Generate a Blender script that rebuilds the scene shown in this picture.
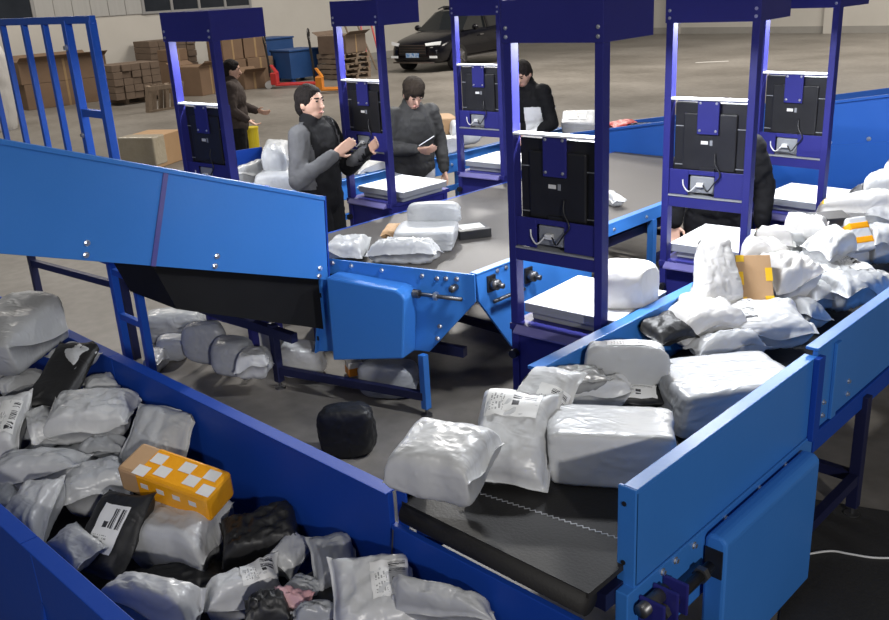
import bpy, math, random
from mathutils import Vector, Matrix, noise, Euler

# ------------------------------------------------------------------ clear
for o in list(bpy.data.objects): bpy.data.objects.remove(o, do_unlink=True)
SC = bpy.context.scene
C = SC.collection

# ------------------------------------------------------------------ camera
# world: X (u) and Y (v) follow the conveyor lines, the camera looks along (-1, 1)
F, PITCH, ROLL, CH = 906.28, math.radians(19.754), math.radians(-3.19), 2.45
S2 = math.sqrt(.5)
def toU(d): return Vector(((d[0]-d[1])*S2, (d[0]+d[1])*S2, d[2]))
c_, s_ = math.cos(PITCH), math.sin(PITCH)
cr, sr = math.cos(ROLL), math.sin(ROLL)
_r0, _u0, _f0 = Vector((1, 0, 0)), Vector((0, s_, c_)), Vector((0, c_, -s_))
RT = toU(_r0*cr+_u0*sr); UP = toU(_u0*cr-_r0*sr); FW = toU(_f0)
O = Vector((0, 0, CH))
cd = bpy.data.cameras.new('camera'); cam = bpy.data.objects.new('camera', cd); C.objects.link(cam)
cd.sensor_width = 36; cd.lens = F/889*36; cd.clip_end = 200
m = Matrix.Identity(4)
for i in range(3):
    m[i][0] = RT[i]; m[i][1] = UP[i]; m[i][2] = -FW[i]; m[i][3] = O[i]
cam.matrix_world = m
SC.camera = cam
def ray(x, y): return FW+RT*((x-444.5)/F)-UP*((y-310)/F)
def onZ(x, y, z): d = ray(x, y); return O+d*((z-CH)/d.z)
def onX(x, y, u): d = ray(x, y); return O+d*(u/d.x)
def onY(x, y, v): d = ray(x, y); return O+d*(v/d.y)
def depth(p): return (Vector(p)-O).dot(FW)
def onP(x, y, p0, n): d = ray(x, y); return O+d*((p0-O).dot(n)/d.dot(n))

# ------------------------------------------------------------------ world, lights, exposure
w = bpy.data.worlds.new('world'); SC.world = w; w.use_nodes = True
w.node_tree.nodes['Background'].inputs[0].default_value = (.93, .96, 1, 1)
w.node_tree.nodes['Background'].inputs[1].default_value = .065
SC.view_settings.view_transform = 'Standard'; SC.view_settings.look = 'None'
SC.view_settings.exposure = 0.0; SC.view_settings.gamma = 1
def area(name, loc, target, size, power, col=(1, 1, 1), sy=None):
    l = bpy.data.lights.new(name, 'AREA'); l.energy = power; l.color = col
    l.shape = 'RECTANGLE'; l.size = size; l.size_y = sy or size
    o = bpy.data.objects.new(name, l); C.objects.link(o); o.location = loc
    o.rotation_euler = (Vector(target)-Vector(loc)).to_track_quat('-Z', 'Y').to_euler()
    return o
# high-bay lamps of the hall, plus one added fill
area('hall_or_fill_lamp', (-15, 19, 9), (-15, 19, 0), 5, 1500, (1, .93, .84))
area('hall_or_fill_lamp', (-8, 28, 9), (-8, 28, 0), 5, 1300, (1, .93, .84))
area('hall_or_fill_lamp', (-20, 8, 9), (-20, 8, 0), 4, 700, (1, .93, .84))
area('hall_or_fill_lamp', (-1.5, -2.5, 5.5), (-2.8, 3, .6), 1.2, 55, (1, .98, .95))  # added fill from the camera side
area('hall_or_fill_lamp', (9.1, -4.0, 5.4), (-2.5, 2.6, .9), .45, 720, (1, .97, .93))
area('hall_or_fill_lamp', (-9.0, 9.5, 6.2), (-4.2, 4.0, 0), .4, 520, (1, .97, .92))

# ------------------------------------------------------------------ materials
MATS = {}
def nodes_of(mt): return mt.node_tree.nodes, mt.node_tree.links
def mat(name, col, rough=.5, metal=0., spec=.5, var=None, bump=None, emis=None, coat=0., alpha=1., trans=0., stretch=None):
    if name in MATS: return MATS[name]
    mt = bpy.data.materials.new(name); mt.use_nodes = True
    n, l = nodes_of(mt); b = n['Principled BSDF']
    b.inputs['Base Color'].default_value = (*col, 1); b.inputs['Roughness'].default_value = rough
    b.inputs['Metallic'].default_value = metal; b.inputs['Specular IOR Level'].default_value = spec
    b.inputs['Coat Weight'].default_value = coat; b.inputs['Alpha'].default_value = alpha
    b.inputs['Transmission Weight'].default_value = trans
    if emis: b.inputs['Emission Color'].default_value = (*emis[0], 1); b.inputs['Emission Strength'].default_value = emis[1]
    tc = n.new('ShaderNodeTexCoord'); src = tc.outputs['Object']
    if stretch:
        mp = n.new('ShaderNodeMapping'); mp.inputs['Scale'].default_value = stretch; l.new(src, mp.inputs[0]); src = mp.outputs[0]
    if var:
        sc, amt, col2 = var
        t = n.new('ShaderNodeTexNoise'); t.inputs['Scale'].default_value = sc; t.inputs['Detail'].default_value = 6; t.inputs['Roughness'].default_value = .6
        r = n.new('ShaderNodeValToRGB'); r.color_ramp.elements[0].position = .5-.5*amt; r.color_ramp.elements[1].position = .5+.5*amt
        r.color_ramp.elements[0].color = (*col, 1); r.color_ramp.elements[1].color = (*col2, 1)
        l.new(src, t.inputs['Vector']); l.new(t.outputs['Fac'], r.inputs[0]); l.new(r.outputs[0], b.inputs['Base Color'])
        if rough > .2:
            mr = n.new('ShaderNodeMapRange'); mr.inputs['To Min'].default_value = rough*.82; mr.inputs['To Max'].default_value = min(1, rough*1.18)
            l.new(t.outputs['Fac'], mr.inputs[0]); l.new(mr.outputs[0], b.inputs['Roughness'])
    if bump:
        sc, st = bump
        t2 = n.new('ShaderNodeTexNoise'); t2.inputs['Scale'].default_value = sc; t2.inputs['Detail'].default_value = 4
        bp = n.new('ShaderNodeBump'); bp.inputs['Strength'].default_value = st; bp.inputs['Distance'].default_value = .02
        l.new(src, t2.inputs['Vector']); l.new(t2.outputs['Fac'], bp.inputs['Height']); l.new(bp.outputs[0], b.inputs['Normal'])
    MATS[name] = mt; return mt

def film(name, col, col2, rough=.32, crease=.4):
    """plastic mailer film: crinkles from a warped ridged noise"""
    if name in MATS: return MATS[name]
    mt = mat(name, col, rough, var=(5, .5, col2))
    n, l = nodes_of(mt); b = n['Principled BSDF']
    tc = n.new('ShaderNodeTexCoord')
    mp = n.new('ShaderNodeMapping'); mp.inputs['Scale'].default_value = (1, 1.8, 1); l.new(tc.outputs['Object'], mp.inputs[0])
    t = n.new('ShaderNodeTexNoise'); t.inputs['Scale'].default_value = 8; t.inputs['Detail'].default_value = 2; t.inputs['Distortion'].default_value = 1.8
    try: t.noise_type = 'RIDGED_MULTIFRACTAL'
    except Exception: pass
    bp = n.new('ShaderNodeBump'); bp.inputs['Strength'].default_value = crease; bp.inputs['Distance'].default_value = .012
    l.new(mp.outputs[0], t.inputs['Vector']); l.new(t.outputs['Fac'], bp.inputs['Height']); l.new(bp.outputs[0], b.inputs['Normal'])
    return mt

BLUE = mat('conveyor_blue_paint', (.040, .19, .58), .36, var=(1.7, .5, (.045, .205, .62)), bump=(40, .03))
DBLUE = mat('darker_blue', (.009, .05, .33), .48, spec=.22, var=(1.5, .6, (.011, .062, .38)), bump=(40, .03))  # darker blue than the other conveyor parts
NAVY = mat('station_navy_paint', (.022, .023, .165), .45, spec=.35, var=(2, .5, (.026, .027, .185)), bump=(60, .03))
FRAMEB = mat('frame_blue_paint', (.012, .09, .48), .42, var=(3, .5, (.014, .10, .52)))
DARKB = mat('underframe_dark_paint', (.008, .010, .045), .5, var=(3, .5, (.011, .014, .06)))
STEEL = mat('zinc_bolt', (.75, .76, .78), .3, metal=.9)
DSTEEL = mat('oily_steel', (.10, .10, .11), .38, metal=.8, var=(20, .5, (.2, .2, .2)))
WHITEST = mat('white_plate', (.86, .87, .88), .35, var=(4, .5, (.82, .83, .85)))
GREYP = mat('scale_grey', (.30, .31, .33), .5, var=(6, .5, (.26, .27, .29)))
BLACKP = mat('black_plastic', (.012, .012, .014), .42, var=(9, .5, (.018, .018, .02)))
GREYPL = mat('socket_grey', (.22, .23, .25), .45, var=(8, .5, (.27, .28, .3)))
CABLE = mat('white_cable', (.7, .7, .7), .5)
RUBBER = mat('belt_rubber', (.019, .018, .018), .62, spec=.3, var=(2.2, .6, (.030, .029, .028)), bump=(90, .12))
RUBBERG = mat('grey_belt_rubber', (.068, .062, .058), .6, var=(2.0, .7, (.092, .084, .079)), bump=(90, .08))
CONC = None
CHB = mat('chute_blue_paint', (.018, .10, .42), .42, var=(1.7, .5, (.021, .115, .46)))
W1 = film('white_mailer_film', (.56, .57, .58), (.63, .635, .64))
W2 = film('pale_grey_mailer_film', (.46, .47, .485), (.53, .54, .55))
W3 = film('cool_grey_mailer_film', (.33, .345, .37), (.40, .41, .425))
W4 = film('warm_white_mailer_film', (.62, .605, .59), (.68, .67, .655))
G1 = film('clear_bag_grey_film', (.30, .31, .31), (.40, .40, .40), .22, .5)
K1 = film('black_mailer_film', (.014, .014, .015), (.022, .022, .023), .48)
PINK = film('pink_wrap', (.62, .32, .36), (.75, .5, .5), .4)
KRAFT = mat('kraft_card', (.46, .28, .14), .75, var=(6, .6, (.52, .33, .18)), bump=(30, .05))
KRAFT2 = mat('dull_kraft_card', (.15, .095, .058), .85, var=(3, .7, (.21, .135, .085)), bump=(20, .06))
KRAFT3 = mat('dark_bundled_card', (.10, .07, .05), .85, var=(7, .8, (.18, .13, .095)), bump=(25, .2))
WOOD = mat('pallet_wood', (.13, .098, .072), .8, var=(8, .7, (.28, .21, .15)), bump=(20, .2), stretch=(1, 6, 1))
ORANGE = mat('orange_tape', (.85, .33, .008), .22, var=(7, .6, (.90, .42, .02)), bump=(14, .18))
YELLOW = mat('yellow_tape', (.90, .52, .02), .3, var=(8, .5, (.92, .6, .05)))
YEL2 = mat('yellow_plastic', (.78, .62, .02), .4, var=(8, .5, (.72, .55, .02)))
RED = mat('red_paint', (.52, .03, .025), .4, var=(6, .6, (.42, .03, .03)))
ORP = mat('orange_paint', (.70, .26, .02), .45, var=(6, .6, (.6, .2, .02)))
BINB = mat('bin_blue_plastic', (.010, .050, .17), .5, var=(3, .6, (.014, .065, .21)))
PAPER = mat('white_paper', (.72, .71, .69), .7, var=(9, .5, (.66, .65, .63)))
LEDM = mat('led_strip', (1, 1, 1), .4, emis=((.95, .97, 1), 6))
CARB = mat('car_black_paint', (.003, .003, .006), .2, spec=.35, coat=.25, var=(1, .5, (.004, .004, .007)))
CARG = mat('car_glass', (.012, .014, .016), .05, spec=.8)
CHROME = mat('car_chrome', (.45, .45, .47), .25, metal=1)
TYRE = mat('tyre_rubber', (.012, .012, .012), .8, var=(20, .5, (.02, .02, .02)))
HEADL = mat('car_headlight', (.75, .78, .8), .15, emis=((1, 1, 1), .12))
PLATE = mat('car_plate_blue', (.10, .28, .62), .4, var=(18, .2, (.55, .65, .8)))
SKIN = mat('skin', (.55, .33, .24), .55, var=(12, .6, (.60, .37, .27)))
HAIR = mat('black_hair', (.007, .006, .006), .8, spec=.15, var=(60, .6, (.025, .02, .018)), bump=(120, .5), stretch=(1, 1, .25))
HAIR2 = mat('dark_brown_hair', (.014, .010, .008), .8, spec=.15, var=(60, .6, (.04, .03, .022)), bump=(120, .5), stretch=(1, 1, .25))
EYE = mat('dark_eye', (.02, .015, .012), .2)
LIP = mat('lip', (.42, .19, .16), .5)
BLACKCL = mat('black_cloth', (.007, .007, .008), .8, spec=.15, var=(5, .6, (.012, .012, .013)), bump=(12, .35))
GREYCL = mat('grey_cloth', (.085, .085, .088), .8, spec=.2, var=(5, .6, (.11, .11, .114)), bump=(12, .35))
DGREYCL = mat('charcoal_cloth', (.028, .028, .028), .7, spec=.2, var=(4, .7, (.05, .049, .048)), bump=(12, .4))
TROUS = mat('light_grey_trousers', (.36, .36, .38), .8, var=(5, .6, (.43, .43, .45)), bump=(12, .35))
BROWNCL = mat('brown_cloth', (.045, .034, .030), .8, spec=.15, var=(5, .6, (.06, .046, .04)), bump=(12, .35))
WHITECL = mat('white_cloth', (.66, .66, .66), .7, var=(5, .6, (.74, .74, .74)), bump=(12, .3))

def M_(n, l, op, a, b=None):
    x = n.new('ShaderNodeMath'); x.operation = op
    for i, v in enumerate((a, b)):
        if v is None: continue
        if isinstance(v, (int, float)): x.inputs[i].default_value = v
        else: l.new(v, x.inputs[i])
    return x.outputs[0]
def label_mat(name, seed, bars=(.42, .9, .55, .9)):
    """printed shipping label: barcode block, text rows, small dark boxes"""
    mt = bpy.data.materials.new(name); mt.use_nodes = True
    n, l = nodes_of(mt); b = n['Principled BSDF']; b.inputs['Roughness'].default_value = .45
    tc = n.new('ShaderNodeTexCoord'); sp = n.new('ShaderNodeSeparateXYZ'); l.new(tc.outputs['UV'], sp.inputs[0])
    U, V = sp.outputs[0], sp.outputs[1]
    def band(x, a, c): return M_(n, l, 'MULTIPLY', M_(n, l, 'GREATER_THAN', x, a), M_(n, l, 'LESS_THAN', x, c))
    def rnd(x, k, s):
        wn = n.new('ShaderNodeTexWhiteNoise'); wn.noise_dimensions = '2D'
        cb = n.new('ShaderNodeCombineXYZ'); l.new(M_(n, l, 'FLOOR', M_(n, l, 'MULTIPLY', x, k)), cb.inputs[0])
        if isinstance(s, (int, float)): cb.inputs[1].default_value = s
        else: l.new(s, cb.inputs[1])
        l.new(cb.outputs[0], wn.inputs['Vector']); return wn.outputs['Value']
    u0, u1, v0, v1 = bars
    bar = M_(n, l, 'MULTIPLY', M_(n, l, 'MULTIPLY', band(U, u0, u1), band(V, v0, v1)), M_(n, l, 'GREATER_THAN', rnd(V, 52, seed), .45))
    row = M_(n, l, 'FLOOR', M_(n, l, 'MULTIPLY', U, 16))
    frac = M_(n, l, 'FRACT', M_(n, l, 'MULTIPLY', U, 16))
    txt = M_(n, l, 'MULTIPLY', M_(n, l, 'MULTIPLY', band(U, .06, .36), band(V, .12, .62)),
             M_(n, l, 'MULTIPLY', M_(n, l, 'GREATER_THAN', frac, .45), M_(n, l, 'GREATER_THAN', rnd(V, 34, row), .5)))
    blk = M_(n, l, 'MULTIPLY', M_(n, l, 'MULTIPLY', band(U, .50, .62), band(V, .12, .44)), M_(n, l, 'GREATER_THAN', rnd(V, 18, seed+3), .4))
    ink = M_(n, l, 'MAXIMUM', M_(n, l, 'MAXIMUM', bar, M_(n, l, 'MULTIPLY', txt, .6)), blk)
    mx = n.new('ShaderNodeMix'); mx.data_type = 'RGBA'; l.new(ink, mx.inputs[0])
    mx.inputs[6].default_value = (.80, .80, .79, 1); mx.inputs[7].default_value = (.045, .045, .05, 1)
    l.new(mx.outputs[2], b.inputs['Base Color']); return mt
LAB = [label_mat('printed_label_a', 1), label_mat('printed_label_b', 7, (.5, .92, .45, .92)), label_mat('printed_label_c', 12, (.62, .94, .1, .9))]

# concrete floor
def concrete():
    mt = bpy.data.materials.new('polished_concrete'); mt.use_nodes = True
    n, l = nodes_of(mt); b = n['Principled BSDF']
    tc = n.new('ShaderNodeTexCoord')
    t = n.new('ShaderNodeTexNoise'); t.inputs['Scale'].default_value = .35; t.inputs['Detail'].default_value = 8; t.inputs['Roughness'].default_value = .65
    l.new(tc.outputs['Object'], t.inputs['Vector'])
    r = n.new('ShaderNodeValToRGB'); e = r.color_ramp.elements
    e[0].position = .36; e[0].color = (.15, .136, .118, 1); e[1].position = .66; e[1].color = (.27, .25, .225, 1)
    l.new(t.outputs['Fac'], r.inputs[0])
    t2 = n.new('ShaderNodeTexNoise'); t2.inputs['Scale'].default_value = 9; t2.inputs['Detail'].default_value = 6
    l.new(tc.outputs['Object'], t2.inputs['Vector'])
    r2 = n.new('ShaderNodeValToRGB'); r2.color_ramp.elements[0].position = .35; r2.color_ramp.elements[0].color = (.8, .8, .8, 1); r2.color_ramp.elements[1].position = .65
    l.new(t2.outputs['Fac'], r2.inputs[0])
    mx = n.new('ShaderNodeMix'); mx.data_type = 'RGBA'; mx.blend_type = 'MULTIPLY'; mx.inputs[0].default_value = 1
    l.new(r.outputs[0], mx.inputs[6]); l.new(r2.outputs[0], mx.inputs[7]); l.new(mx.outputs[2], b.inputs['Base Color'])
    mr = n.new('ShaderNodeMapRange'); mr.inputs['To Min'].default_value = .34; mr.inputs['To Max'].default_value = .6
    l.new(t.outputs['Fac'], mr.inputs[0]); l.new(mr.outputs[0], b.inputs['Roughness'])
    return mt
CONC = concrete()
WALLM = mat('painted_wall', (.50, .48, .44), .8, var=(.8, .6, (.57, .55, .51)), bump=(8, .05))
WALLP = mat('wall_panel_grey', (.36, .36, .35), .6, var=(1.2, .6, (.42, .42, .41)), stretch=(1, 9, .3))
GLASSD = mat('dark_window_glass', (.018, .022, .028), .12, var=(2, .6, (.03, .035, .045)))
WFRAME = mat('window_frame_grey', (.25, .25, .25), .5, var=(6, .5, (.3, .3, .3)))

# ------------------------------------------------------------------ helpers
class MB:
    def __init__(s): s.v = []; s.f = []
    def add(s, vs, fs):
        k = len(s.v); s.v += [Vector(p) for p in vs]; s.f += [tuple(i+k for i in f) for f in fs]; return s
    def box(s, a, b):
        (x0, y0, z0), (x1, y1, z1) = a, b
        x0, x1 = min(x0, x1), max(x0, x1); y0, y1 = min(y0, y1), max(y0, y1); z0, z1 = min(z0, z1), max(z0, z1)
        return s.add([(x0, y0, z0), (x1, y0, z0), (x1, y1, z0), (x0, y1, z0), (x0, y0, z1), (x1, y0, z1), (x1, y1, z1), (x0, y1, z1)],
                     [(3, 2, 1, 0), (4, 5, 6, 7), (0, 1, 5, 4), (1, 2, 6, 5), (2, 3, 7, 6), (3, 0, 4, 7)])
    def prism(s, pts, d):
        n = len(pts); d = Vector(d); P = [Vector(p) for p in pts]
        nr = Vector((0, 0, 0))
        for i in range(n):
            a, b = P[i], P[(i+1) % n]; nr += a.cross(b)
        if nr.dot(d) < 0: P.reverse()
        return s.add(P+[p+d for p in P], [tuple(range(n-1, -1, -1)), tuple(range(n, 2*n))]+[(i, (i+1) % n, n+(i+1) % n, n+i) for i in range(n)])
    def bar(s, a, b, w, h, upv=(0, 0, 1)):
        a, b = Vector(a), Vector(b); d = (b-a).normalized(); u = Vector(upv)
        if abs(d.dot(u)) > .98: u = Vector((0, 1, 0))
        x = d.cross(u).normalized(); y = x.cross(d).normalized()
        q = [a+x*(sx*w/2)+y*(sy*h/2) for sx, sy in ((-1, -1), (1, -1), (1, 1), (-1, 1))]
        return s.prism(q, b-a)
    def tube(s, pts, r, seg=8, cap=True):
        P = [Vector(p) for p in pts]; n = len(P); rr = r if isinstance(r, (list, tuple)) else [r]*n
        vs = []; fs = []; px_ = None
        for i in range(n):
            d = (P[min(i+1, n-1)]-P[max(i-1, 0)]).normalized()
            if px_ is None:
                u = Vector((0, 0, 1)) if abs(d.z) < .9 else Vector((0, 1, 0)); x = d.cross(u).normalized()
            else: x = (px_-d*px_.dot(d)).normalized()
            px_ = x; y = d.cross(x)
            vs += [P[i]+(x*math.cos(2*math.pi*k/seg)+y*math.sin(2*math.pi*k/seg))*rr[i] for k in range(seg)]
        for i in range(n-1):
            fs += [(i*seg+k, i*seg+(k+1) % seg, (i+1)*seg+(k+1) % seg, (i+1)*seg+k) for k in range(seg)]
        if cap: fs += [tuple(range(seg-1, -1, -1)), tuple((n-1)*seg+k for k in range(seg))]
        return s.add(vs, fs)
    def ball(s, c, r, sx=1, sy=1, sz=1, seg=14, rings=8, rot=None):
        c = Vector(c); vs = []; fs = []
        for i in range(rings+1):
            t = math.pi*i/rings
            for k in range(seg):
                a = 2*math.pi*k/seg
                p = Vector((math.sin(t)*math.cos(a)*r*sx, math.sin(t)*math.sin(a)*r*sy, -math.cos(t)*r*sz))
                if rot: p = rot @ p
                vs.append(c+p)
        for i in range(rings):
            fs += [(i*seg+k, i*seg+(k+1) % seg, (i+1)*seg+(k+1) % seg, (i+1)*seg+k) for k in range(seg)]
        return s.add(vs, fs)
    def capsule(s, a, b, ra, rb, seg=12):
        a, b = Vector(a), Vector(b); d = (b-a).normalized(); pts = []; rs = []
        for k in range(4):
            t = (k+.15)/4*math.pi/2; pts.append(a-d*ra*math.cos(t)); rs.append(ra*math.sin(t))
        pts += [a, b]; rs += [ra, rb]
        for k in range(3, -1, -1):
            t = (k+.15)/4*math.pi/2; pts.append(b+d*rb*math.cos(t)); rs.append(rb*math.sin(t))
        return s.tube(pts, rs, seg)
    def mesh(s, name):
        me = bpy.data.meshes.new(name); me.from_pydata(s.v, [], s.f); me.update(); return me
    def build(s, name, mt, parent=None, smooth=False, bevel=0, loc=None):
        me = s.mesh(name)
        if smooth: me.polygons.foreach_set('use_smooth', [True]*len(me.polygons))
        me.materials.append(mt)
        o = bpy.data.objects.new(name, me); C.objects.link(o)
        if parent: o.parent = parent
        if loc: o.location = loc
        if bevel:
            b = o.modifiers.new('bevel', 'BEVEL'); b.width = bevel; b.segments = 2; b.limit_method = 'ANGLE'
        return o
def tag(o, label, cat, group=None):
    o['label'] = label; o['category'] = cat
    if group: o['group'] = group
    return o
def empty(name, loc=(0, 0, 0), rz=0, label=None, cat=None, group=None):
    o = bpy.data.objects.new(name, None); C.objects.link(o); o.location = loc; o.rotation_euler = (0, 0, rz); o.empty_display_size = .1
    if label: tag(o, label, cat, group)
    return o
def struct(o): o['kind'] = 'structure'; return o
def share(o, parent, loc, rot=None, name=None):
    c = o.copy(); C.objects.link(c); c.parent = parent; c.location = loc
    if rot: c.rotation_euler = rot
    return c
_boltmesh = {}
def bolt(parent, loc, axis='y', r=.009, mt=None):
    """hex head plus washer, one part each; mesh data shared"""
    key = (axis, r)
    if key not in _boltmesh:
        mb = MB(); d = {'x': Vector((1, 0, 0)), 'y': Vector((0, -1, 0)), 'z': Vector((0, 0, 1))}[axis]
        mb.tube([d*0, d*r*.35], r*1.5, 10); mb.tube([d*r*.35, d*r*1.3], r, 6)
        me = mb.mesh('bolt'); me.materials.append(STEEL); _boltmesh[key] = me
    o = bpy.data.objects.new('bolt', _boltmesh[key]); C.objects.link(o); o.parent = parent; o.location = loc; return o

# ------------------------------------------------------------------ the setting
struct(MB().box((-40, -6, -.1), (12, 45, 0)).build('floor', CONC))
WX, WY = -25.6, 35.0
wl = struct(MB().box((WX-.3, -6, 0), (WX, WY+.3, 8)).build('wall_left', WALLM))
wb = struct(MB().box((WX, WY, 0), (12, WY+.3, 8)).build('wall_back', WALLM))
struct(MB().box((WX, -6, 0), (WX+.04, WY, .25)).build('baseboard_left', mat('base_paint', (.28, .27, .25), .8, var=(2, .5, (.33, .32, .3)))))
struct(MB().box((WX+.04, WY-.04, 0), (12, WY, .25)).build('baseboard_back', MATS['base_paint']))
k = 0
for x in (-20.5, -14.0, -7.5):                       # concrete columns of the back wall
    k += 1; struct(MB().box((x-.25, WY-.25, 0), (x+.25, WY, 8)).build('trim_%d' % k, WALLM))
def window(i, v0, v1, z0, z1, panes):
    root = struct(empty('window_%d' % i, (WX, v0, z0)))
    W_, H_ = v1-v0, z1-z0
    MB().box((.01, 0, 0), (.05, W_, .07)).build('sill', WFRAME, root)
    MB().box((.01, 0, H_-.06), (.05, W_, H_)).build('head_rail', WFRAME, root)
    for j in range(panes+1):
        y = W_*j/panes; MB().box((.01, y-.04, 0), (.06, y+.04, H_)).build('mullion', WFRAME, root)
    for j in range(panes): MB().box((.012, W_*j/panes+.04, .07), (.025, W_*(j+1)/panes-.04, H_-.06)).build('pane', GLASSD, root)
window(1, 7.5, 10.7, 2.12, 4.2, 3)
window(2, 13.9, 17.6, 2.08, 4.2, 4)
pn = empty('trim_9', (WX, 0, 0)); struct(pn)
for j, v in enumerate([10.75+.52*q for q in range(6)]): MB().box((.005, v+.01, 2.1), (.03, v+.51, 4.2)).build('cladding_panel', WALLP, pn)

# ------------------------------------------------------------------ conveyors
def leg(parent, x, y, z1, mt=FRAMEB, w_=.05, foot=True):
    MB().box((x-w_/2, y-w_/2, .05 if foot else 0), (x+w_/2, y+w_/2, z1)).build('leg', mt, parent, bevel=.003)
    if foot: MB().tube([(x, y, 0), (x, y, .012)], .035, 14).tube([(x, y, .012), (x, y, .05)], .01, 8).build('levelling_foot', DSTEEL, parent)

# --- foreground collecting trough, runs along u
tr = empty('trough_conveyor', (-3, 1.35, 0), 0, 'long deep blue trough conveyor in the foreground, heaped with mail parcels', 'conveyor')
tr.location = (0, 0, 0)
TN, TF, TZ = .87, 1.83, .755
segs = [(-8.2, -6.4), (-6.4, -4.25), (-4.25, -2.165)]
for a, b in segs:
    mb = MB().box((a+.002, TF, .04), (b-.002, TF+.025, TZ-.007)).box((a+.002, TF-.012, TZ-.006), (b-.002, TF+.05, TZ))
    mb.build('wall_panel', DBLUE, tr, bevel=.003)
MB().box((-2.163, TF, .04), (-.35, TF+.025, .625)).build('wall_panel', DBLUE, tr, bevel=.003)
for a, b in [(-5.4, -2.9), (-2.9, -1.1)]:
    mb = MB().box((a+.002, TN-.025, .04), (b-.002, TN, TZ-.007)).box((a+.002, TN-.05, TZ-.006), (b-.002, TN+.012, TZ))
    mb.build('wall_panel', DBLUE, tr, bevel=.003)
MB().box((-8.2, TN+.005, .10), (-.35, TF-.005, .14)).build('belt', RUBBER, tr)
for x in (-2.9, -2.2, -4.1):
    MB().prism([(x-.012, TN-.026, .04), (x-.012, TN-.026, .5), (x-.012, TN-.12, .04)], (.024, 0, 0)).build('gusset', DBLUE, tr)
tw_ = onY(393, 530, TF-.01), onY(392, 554, TF-.01)
MB().tube([tw_[0], tw_[1]], .003, 6).build('tie_wire', DSTEEL, tr)

# --- right belt (carries parcels to the trough)
RZ, RL, RR = .72, -2.08, -1.30
cr_ = empty('belt_conveyor', (0, 0, 0), 0, 'blue belt conveyor on the right with black belt ending over the trough', 'conveyor')
MB().prism([(RL+.02, 7.33, RZ-.02), (RL+.02, 2.6, RZ-.02), (RL-.05, 2.5, RZ-.02), (RL-.05, 1.86, RZ-.02), (RR-.02, 1.86, RZ-.02), (RR-.02, 7.33, RZ-.02)], (0, 0, .02)).build('belt', RUBBER, cr_)
MB().tube([(RL-.04, 1.875, RZ-.045), (RR-.03, 1.875, RZ-.045)], .044, 20).build('end_roller', RUBBER, cr_, smooth=True)
zz = MB()
for q in range(62):
    t = q/62; zz.bar((RL+.05+t*.70, 2.06+t*.10+(.012 if q % 2 else 0), RZ+.001), (RL+.05+(t+1/62)*.70, 2.06+t*.10+(0 if q % 2 else .012), RZ+.001), .003, .002)
zz.build('belt_lacing', GREYP, cr_)
MB().box((RL-.02, 2.58, .60), (RL, 7.33, .984)).box((RL-.05, 2.58, .985), (RL+.012, 7.33, 1.0)).build('side_guard', BLUE, cr_, bevel=.003)
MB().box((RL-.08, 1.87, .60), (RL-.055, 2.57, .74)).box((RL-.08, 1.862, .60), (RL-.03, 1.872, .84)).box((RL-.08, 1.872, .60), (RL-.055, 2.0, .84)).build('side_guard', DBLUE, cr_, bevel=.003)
g = MB().box((RR, 2.05, .655), (RR+.02, 3.33, .987)).box((RR-.03, 2.05, .988), (RR+.022, 3.33, 1.0)).box((RR-.045, 2.045, .64), (RR+.02, 2.06, .998)).build('side_guard', BLUE, cr_, bevel=.003)
for z in (.73, .94): MB().tube([(RR-.02, 2.044, z), (RR-.02, 2.041, z)], .008, 10).build('bolt_hole', BLACKP, cr_)
MB().box((RR, 3.335, .655), (RR+.02, 7.33, 1.017)).box((RR-.03, 3.335, 1.018), (RR+.022, 7.33, 1.03)).build('side_guard', BLUE, cr_, bevel=.003)
MB().box((RR+.02, 3.30, .64), (RR+.045, 3.36, 1.0)).build('joint_flange', DBLUE, cr_, bevel=.003)
MB().box((RR-.02, 2.0, .50), (RR+.026, 3.35, .652)).build('frame_rail', BLUE, cr_, bevel=.004)
MB().box((RR-.02, 1.98, .36), (RR+.012, 2.6, .5)).build('end_plate', BLUE, cr_, bevel=.004)
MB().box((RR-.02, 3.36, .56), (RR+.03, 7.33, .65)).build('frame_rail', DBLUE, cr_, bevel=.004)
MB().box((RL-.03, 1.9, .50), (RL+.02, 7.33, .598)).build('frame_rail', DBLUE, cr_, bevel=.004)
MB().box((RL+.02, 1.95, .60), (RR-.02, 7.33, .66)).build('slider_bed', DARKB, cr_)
# drive cover box with chamfered top
pr = [(0, .06), (0, .62), (.015, .64), (.06, .64), (.082, .62), (.082, .06)]
MB().prism([(RR+.028+x, 2.47, z) for x, z in pr], (0, .76, 0)).build('drive_cover', BLUE, cr_, bevel=.012)
MB().box((RR+.035, 2.464, .48), (RR+.10, 2.47, .59)).build('cover_slot', BLACKP, cr_)
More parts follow.
